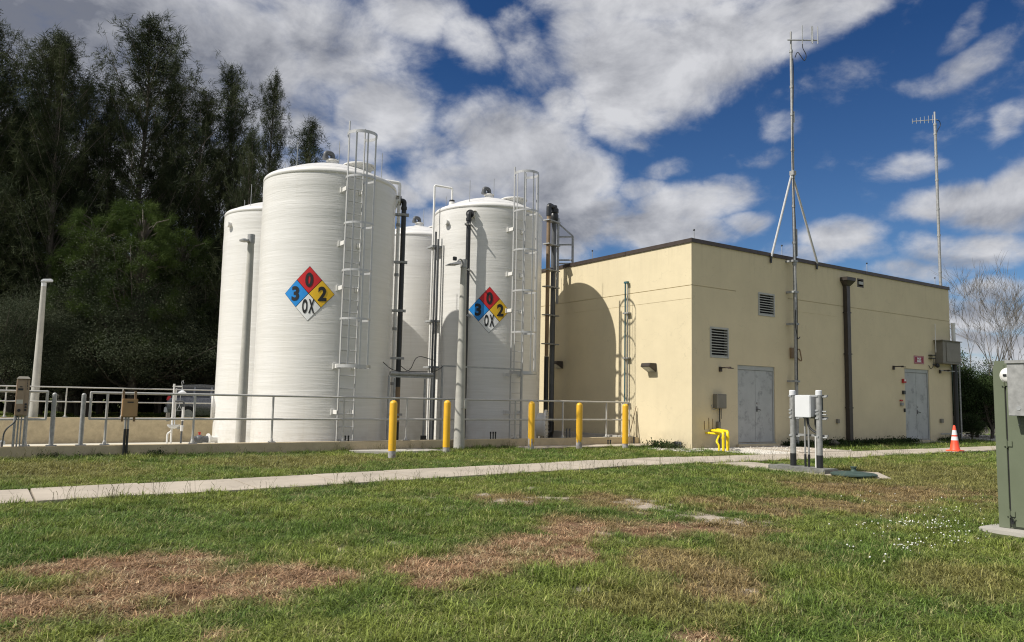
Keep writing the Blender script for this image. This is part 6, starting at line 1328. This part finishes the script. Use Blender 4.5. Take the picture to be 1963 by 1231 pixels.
# dark bushes past the building
BU = [broadleaf(51, 4, 1.7, 300, 80, M_bush, .05, .0, sgk=.09), broadleaf(52, 4, 1.5, 260, 80, M_bush, .05, .0, sgk=.09)]
for px, d_, H, v, ws, lb in [(1838, 38, 4.0, 0, .75, 'tall dark bush right beside the far building corner'), (1872, 39.5, 3.4, 1, .85, 'dark bush left of the bare tree'), (1900, 38.5, 3.6, 0, .8, 'leafy bush at the foot of the bare tree'), (1935, 41, 2.8, 1, 1.2, 'low bush behind the green cabinet'), (1862, 36.5, 1.3, 1, 1.1, 'low sunlit bush at the edge of the gravel bed'), (1828, 41, 3.8, 1, .8, 'dark bush tucked behind the building corner')]:
    bush('bush', lb, 'bush', px, d_, H, BU[v], 4., ws, 'dark bushes past the building')
def bare(seed, H, spread, label, px, dist):
    g = random.Random(seed); q = MB(); tw = MB(); p = by_az(px, 780, dist); base = np.array((p[0], p[1], 0.))
    t = thing('bare_tree', label, 'tree', base, 'leafless trees')
    def grow(p0, d, L, r, lv):
        pts = [p0]; rad = [r]; dd = np.array(d)
        for i in range(4): dd = unit(dd+np.array((g.gauss(0, .09), g.gauss(0, .09), g.gauss(0, .05)+.03))); pts.append(pts[-1]+dd*L/4); rad.append(r*(1-.14*(i+1)))
        (q if lv < 2 else tw).tube(pts, 0, 6 if lv < 2 else 3, False, rad)
        if lv >= 6: return
        nb = (3 if lv < 1 else g.choice((2, 2, 3)))
        for i in range(nb):
            k_ = g.uniform(.35, 1); j = min(int(k_*4), 3); s_ = pts[j]*(1-(k_*4-j))+pts[j+1]*(k_*4-j); a = g.random()*6.283; sp = spread*g.uniform(.5, 1.1)
            u = unit(np.cross(dd, (1, .2, .1))); w_ = np.cross(dd, u); nd = unit(dd+(u*math.cos(a)+w_*math.sin(a))*sp+np.array((0, 0, .12))); grow(s_, nd, L*g.uniform(.60, .84), max(rad[j]*.58, .007), lv+1)
    for k_ in range(3): a = k_*2.1+seed; grow(base+np.array((.12*math.cos(a), .12*math.sin(a), 0)), unit(np.array((.22*math.cos(a), .22*math.sin(a), 1))), H*.30, .085, 0)
    obj('trunk', q, M_greybark, t); o = obj('twigs', tw, M_greybark, t); return t
bare(4, 10.6, .55, 'nearer leafless tree rising over the bushes past the building', 1897, 45)
bare(9, 11.0, .55, 'farther leafless tree behind the green cabinet', 1948, 48)
# distant hedge line to close the horizon
g = np.random.default_rng(8); n = 30000; azs = g.uniform(R_(-60), R_(130), n); ds_ = g.uniform(170, 190, n); hh = (4.5+2*np.sin(azs*19)+1.5*np.sin(azs*47))*g.random(n)
C_ = np.c_[CAM[0]+np.sin(azs)*ds_, CAM[1]+np.cos(azs)*ds_, hh]; D = unit(g.normal(0, 1, (n, 3))); me = leaf_quads('far_treeline', M_bush, C_, D*g.uniform(1.0, 2.4, (n, 1)), unit(np.cross(D, g.normal(0, 1, (n, 3))))*g.uniform(.5, 1., (n, 1)))
o = bpy.data.objects.new('far_treeline', me); COL.objects.link(o); o['kind'] = 'stuff'; o['label'] = 'low distant line of trees on the horizon'

# ------------------------------------------------------------------ grass
tc_ = bpy.data.collections.new('tufts')
def gmat():
    k = NT('grass_blades'); a = k.n('ShaderNodeAttribute'); a.attribute_type = 'INSTANCER'; a.attribute_name = 'gcol'
    r = k.n('ShaderNodeAttribute'); r.attribute_type = 'GEOMETRY'; r.attribute_name = 'bl'
    c = k.mix(r.outputs['Fac'], (.45, .47, .42), (1.6, 1.55, 1.45)); c = k.mix(1., a.outputs['Color'], c, 'MULTIPLY')
    k.l(c, k.b.inputs['Base Color']); k.b.inputs['Roughness'].default_value = .55; k.b.inputs['Specular IOR Level'].default_value = .35
    tr = k.n('ShaderNodeBsdfTranslucent'); k.l(c, tr.inputs['Color']); mx = k.n('ShaderNodeMixShader'); mx.inputs[0].default_value = .28
    k.l(k.b.outputs[0], mx.inputs[1]); k.l(tr.outputs[0], mx.inputs[2]); k.l(mx.outputs[0], k.t.nodes['Material Output'].inputs['Surface']); return k.m
M_grass = gmat()
def tuft(seed, n, rad, h0, h1, lie, w_=.0028):
    g = np.random.default_rng(seed); V = []; F = []; bl = []
    for i in range(n):
        a = g.random()*6.283; r = rad*math.sqrt(g.random()); x, y = r*math.cos(a), r*math.sin(a); h = g.uniform(h0, h1); b = g.random()*6.283; out = np.array((math.cos(b), math.sin(b), 0)); ln = h*g.uniform(*lie)
        sd = np.array((-out[1], out[0], 0))*w_*g.uniform(.7, 1.4); p0 = np.array((x, y, -.01)); p1 = p0+out*ln*.35+np.array((0, 0, h*.6)); p2 = p0+out*ln+np.array((0, 0, h*g.uniform(.55, 1)))
        o_ = len(V); V += [p0-sd, p0+sd, p1-sd*.8, p1+sd*.8, p2]; F += [(o_, o_+1, o_+3, o_+2), (o_+2, o_+3, o_+4)]; bl += [g.random()]*5
    me = bpy.data.meshes.new('tuft'); me.from_pydata([tuple(v) for v in V], [], F); at_ = me.attributes.new('bl', 'FLOAT', 'POINT'); at_.data.foreach_set('value', np.array(bl, np.float32)); me.materials.append(M_grass)
    o = bpy.data.objects.new('tuft', me); return o
TU = [tuft(i, 34, .085, .030, .075, (.5, 1.6)) for i in range(3)]+[tuft(10+i, 24, .07, .05, .12, (.3, 1.1)) for i in range(2)]
for o in TU: tc_.objects.link(o)
def scatter_group(coll):
    ng = bpy.data.node_groups.new('scatter', 'GeometryNodeTree'); ng.interface.new_socket('Geometry', in_out='INPUT', socket_type='NodeSocketGeometry'); ng.interface.new_socket('Geometry', in_out='OUTPUT', socket_type='NodeSocketGeometry')
    i = ng.nodes.new('NodeGroupInput'); o = ng.nodes.new('NodeGroupOutput'); ip = ng.nodes.new('GeometryNodeInstanceOnPoints'); ci = ng.nodes.new('GeometryNodeCollectionInfo'); ci.inputs['Collection'].default_value = coll; ci.inputs['Separate Children'].default_value = True; ci.inputs['Reset Children'].default_value = True
    def na(nm, ty): x = ng.nodes.new('GeometryNodeInputNamedAttribute'); x.data_type = ty; x.inputs['Name'].default_value = nm; return x.outputs['Attribute']
    L = ng.links.new; L(i.outputs[0], ip.inputs['Points']); L(ci.outputs[0], ip.inputs['Instance']); ip.inputs['Pick Instance'].default_value = True
    L(na('pick', 'INT'), ip.inputs['Instance Index']); L(na('rot', 'FLOAT_VECTOR'), ip.inputs['Rotation']); L(na('siz', 'FLOAT_VECTOR'), ip.inputs['Scale']); L(ip.outputs[0], o.inputs[0]); return ng
def scatter(name, P, rot, siz, pick, col, coll, kind='stuff', label=None, mat=None):
    me = bpy.data.meshes.new(name); n = len(P); me.vertices.add(n); me.vertices.foreach_set('co', P.astype(np.float32).ravel())
    a = me.attributes.new('rot', 'FLOAT_VECTOR', 'POINT'); a.data.foreach_set('vector', rot.astype(np.float32).ravel()); a = me.attributes.new('siz', 'FLOAT_VECTOR', 'POINT'); a.data.foreach_set('vector', siz.astype(np.float32).ravel())
    a = me.attributes.new('pick', 'INT', 'POINT'); a.data.foreach_set('value', pick.astype(np.int32)); a = me.attributes.new('gcol', 'FLOAT_COLOR', 'POINT'); a.data.foreach_set('color', np.c_[col, np.ones(n)].astype(np.float32).ravel())
    if mat: me.materials.append(mat)
    o = bpy.data.objects.new(name, me); COL.objects.link(o); md = o.modifiers.new('scatter', 'NODES'); md.node_group = scatter_group(coll); o['kind'] = kind
    if label: o['label'] = label
    return o
def sample_ground(n, d0, d1, a0=R_(-16), a1=R_(90)):
    u = rng.random(n); d = np.sqrt(d0*d0+(d1*d1-d0*d0)*u); a = rng.uniform(a0, a1, n); return CAM[0]+np.sin(a)*d, CAM[1]+np.cos(a)*d, d
PS = []
for d0, d1, dens_, sc_ in ((1.6, 5, 420, .95), (5, 8.5, 300, 1.0), (8.5, 14, 170, 1.15), (14, 24, 80, 1.45), (24, 45, 16, 2.3)):
    area = (d1*d1-d0*d0)/2*R_(106); x, y, d = sample_ground(int(area*dens_), d0, d1); ok = ~no_grass(x, y); x, y = x[ok], y[ok]; PS.append(np.c_[x, y, np.full(len(x), sc_)])
PS = np.concatenate(PS); x, y, sc_ = PS.T; r = rng.random(len(x)); c, w_ = albedo(x, y, r)
keep = rng.random(len(x)) > np.clip(w_['sand']*1.1, 0, .88)
keep &= ~((w_['dry'] > .3) & (rng.random(len(x)) < .35)); keep &= ~((w_['dead'] > .5) & (fbm(x*5+8, y*5, 3) > .58) & (rng.random(len(x)) < .7)); x, y, sc_, r, c = x[keep], y[keep], sc_[keep], r[keep], c[keep]; w_ = {k_: v[keep] for k_, v in w_.items()}
lush = fbm(x*.7+31, y*.7+11, 3); lush2 = fbm(x*3.1, y*3.1+50, 3)
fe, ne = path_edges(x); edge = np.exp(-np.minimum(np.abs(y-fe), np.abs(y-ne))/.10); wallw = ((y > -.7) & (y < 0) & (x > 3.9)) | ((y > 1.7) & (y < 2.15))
hs = (.42+.85*lush+.5*(lush2-.5))*(1-.40*w_['dead'])*(1-.25*w_['dry'])*(1+.35*edge)*np.where(wallw, 1.5, 1.); hs = np.clip(hs, .35, 2.0)*(.85+.3*rng.random(len(x)))
# the verge between path and kerb is cropped; darker weeds by the wall
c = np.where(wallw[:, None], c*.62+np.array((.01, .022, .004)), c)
pick = np.where(rng.random(len(x)) < .16+.3*(lush2 > .58), rng.integers(3, 5, len(x)), rng.integers(0, 3, len(x)))
c = c*rng.uniform(.78, 1.22, (len(x), 1))
zg = relief(x, y)
scatter('grass', np.c_[x, y, zg], np.c_[rng.normal(0, .12, len(x)), rng.normal(0, .12, len(x)), rng.random(len(x))*6.283], np.c_[sc_*1.0, sc_*1.0, sc_**.35*hs], pick, c, tc_, label='mown lawn grass, green with scorched brown patches')
print('GRASS', len(x))
# far grass beyond the rear wall and behind the pit
n = 16000; x = rng.uniform(-24, 8, n); y = rng.uniform(17.25, 34, n); c, _ = albedo(x, y, rng.random(n))
scatter('far_grass', np.c_[x, y, np.full(n, -.012)], np.c_[np.zeros(n), np.zeros(n), rng.random(n)*6.283], np.c_[np.full(n, 2.4), np.full(n, 2.4), rng.uniform(1.0, 2.0, n)], rng.integers(0, 5, n), c*1.1, tc_, label='grass strip between the rear wall and the trees')
# seed stalks leaning over the path edge and along the kerb
def stalks(seed):
    g = np.random.default_rng(seed); V, F, bl = [], [], []
    for i in range(4):
        a = g.random()*6.283; h = g.uniform(.08, .22); l = h*g.uniform(.2, .6); o_ = np.array((math.cos(a), math.sin(a), 0)); s_ = np.array((-o_[1], o_[0], 0))*.0016
        p0 = np.array((g.normal(0, .03), g.normal(0, .03), 0)); p1 = p0+o_*l*.4+np.array((0, 0, h*.7)); p2 = p0+o_*l+np.array((0, 0, h)); b = len(V); V += [p0-s_, p0+s_, p1-s_, p1+s_, p2-s_, p2+s_]; F += [(b, b+1, b+3, b+2), (b+2, b+3, b+5, b+4)]
        for k_ in range(5): t = k_/5; q = p1*(1-t)+p2*t; e_ = unit(o_+np.array((0, 0, .9))+g.normal(0, .5, 3))*.018; b = len(V); V += [q-s_*2, q+s_*2, q+e_]; F += [(b, b+1, b+2)]
    bl = g.random(len(V)); me = bpy.data.meshes.new('stalk'); me.from_pydata([tuple(v) for v in V], [], F); at_ = me.attributes.new('bl', 'FLOAT', 'POINT'); at_.data.foreach_set('value', bl.astype(np.float32)); me.materials.append(M_grass); return bpy.data.objects.new('stalk', me)
tc2 = bpy.data.collections.new('stalks'); 
for i in range(4): tc2.objects.link(stalks(60+i))
n = 360; x = np.concatenate([rng.uniform(-16.5, 4, n//2), rng.uniform(-16, -4, n//4), rng.uniform(-1.2, .0, n//8), rng.uniform(4, 10, n-n//2-n//4-n//8)]); fe, ne = path_edges(x)
y = np.concatenate([ne[:n//2]-rng.uniform(0, .18, n//2), np.full(n//4, 2.05)-rng.uniform(0, .1, n//4), rng.uniform(-.5, 1.4, n//8), rng.uniform(-.35, -.05, n-n//2-n//4-n//8)])
scatter('seed_stalks', np.c_[x, y, np.full(n, -.01)], np.c_[np.zeros(n), np.zeros(n), rng.random(n)*6.283], np.repeat(rng.uniform(.6, 1.2, (n, 1)), 3, 1), rng.integers(0, 4, n), np.tile((.12, .12, .05), (n, 1)), tc2, label='thin seed stalks along the path and the kerb wall')
# white clover flowers
fl = MB(); fl.ball((0, 0, .055), .008, .008, .007, n=6, m=4); flm = make_mesh(fl, 'flower', M_petal); tc3 = bpy.data.collections.new('flowers'); tc3.objects.link(bpy.data.objects.new('flower', flm))
FP = []
for cx, cy, rx, ry, k_ in ((1745, 1003, 22, 7, 22), (1790, 1005, 40, 9, 45), (1740, 1052, 30, 10, 32), (1700, 1010, 60, 22, 34), (1820, 1030, 70, 30, 46), (1840, 980, 80, 25, 24), (1680, 1085, 40, 15, 6), (1720, 960, 120, 15, 14), (1640, 1040, 60, 20, 6)):
    for i in range(k_): p = G(cx+random.gauss(0, rx*.6), cy+random.gauss(0, ry*.6), 0); FP.append(p)
FP = np.array(FP); FP[:, 2] = relief(FP[:, 0], FP[:, 1])+.0; ok = ~no_grass(FP[:, 0], FP[:, 1]); FP = FP[ok]; n = len(FP)
scatter('clover_flowers', FP, np.c_[rng.normal(0, .3, n), rng.normal(0, .3, n), rng.random(n)*6.28], np.repeat(rng.uniform(.5, 1.15, (n, 1)), 3, 1), np.zeros(n), np.ones((n, 3)), tc3, label='small white clover flowers scattered in the lawn at right')
# gravel
tc4 = bpy.data.collections.new('stones')
for i in range(4):
    g = np.random.default_rng(70+i); bm = bmesh.new(); bmesh.ops.create_icosphere(bm, subdivisions=1, radius=.02)
    for v in bm.verts: v.co = Vector(v.co)*float(g.uniform(.75, 1.25)); v.co.z *= .65
    me = bpy.data.meshes.new('stone'); bm.to_mesh(me); bm.free(); me.materials.append(M_stone); tc4.objects.link(bpy.data.objects.new('stone', me))
n = 9000; x = rng.uniform(.0, 4.0, n); y = rng.uniform(-2.6, -.03, n); fe, _ = path_edges(x); ok = (y > fe+.02) & ~((x > 1.85+.2*(-y)*0) & (y > -2.4) & (rng.random(n) > .02)) & (x < 4.0); ok |= (x > 1.2) & (x < 2.1) & (y > fe) & (rng.random(n) < .4) & (y < -.8)
x, y = x[ok], y[ok]; x2 = rng.uniform(16.4, 23, 5000); y2 = rng.uniform(-1.3, 5.4, 5000); x3 = rng.uniform(-1.2, .1, 500); y3 = rng.uniform(-.9, .6, 500); X = np.concatenate([x, x2, x3]); Y = np.concatenate([y, y2, y3]); n = len(X)
scatter('gravel', np.c_[X, Y, np.where((X > 1.9) & (X < 4), .035, .0)+rng.random(n)*.012], rng.random((n, 3))*6, np.repeat(rng.uniform(.5, 1.25, (n, 1)), 3, 1)*np.where(X > 15, 2.0, 1.0)[:, None], rng.integers(0, 4, n), np.ones((n, 3)), tc4, label='pale gravel by the yellow pipes and past the far building corner')
# leaves of weeds along the wall foot
wd = MB(); g = np.random.default_rng(90)
tc5 = bpy.data.collections.new('weeds')
for s_ in range(3):
    n = 60; C0 = g.normal(0, 1, (n, 3))*np.array((.07, .07, .04))+np.array((0, 0, .08)); D = unit(g.normal(0, 1, (n, 3))+np.array((0, 0, .4))); me = leaf_quads('weed', M_bush, C0, D*.05, unit(np.cross(D, g.normal(0, 1, (n, 3))))*.012); tc5.objects.link(bpy.data.objects.new('weed', me))
n = 295; x = np.concatenate([rng.uniform(3.95, 11.4, 230), rng.uniform(13.2, 14.6, 20), rng.uniform(-.75, -.05, 30), rng.uniform(-15.9, -13.2, 15)]); y = np.concatenate([-rng.uniform(.04, .30, 250), rng.uniform(.15, .9, 30), 2.06-rng.uniform(0, .12, 15)])
scatter('wall_weeds', np.c_[x, y, np.zeros(n)], np.c_[np.zeros(n), np.zeros(n), rng.random(n)*6.28], np.repeat(rng.uniform(.5, 1.4, (n, 1))*np.where(x < -5, .6, 1.)[:, None], 3, 1), rng.integers(0, 3, n), np.ones((n, 3)), tc5, label='dark weeds along the foot of the walls')
# rock by the downspout
bm = bmesh.new(); bmesh.ops.create_icosphere(bm, subdivisions=3, radius=.17); p = PY(1602, 850, -.35)
for v in bm.verts: n_ = 1+.22*math.sin(v.co.x*17+1)*math.cos(v.co.y*19)+.12*math.sin(v.co.z*31); v.co = v.co*n_; v.co.z *= .8
me = bpy.data.meshes.new('rock'); bm.to_mesh(me); bm.free(); me.materials.append(M_rock); o = bpy.data.objects.new('rock', me); COL.objects.link(o); o.location = (p[0]-.05, -.32, .06); tag(o, 'dark round rock in the weeds left of the downspout foot', 'rock')
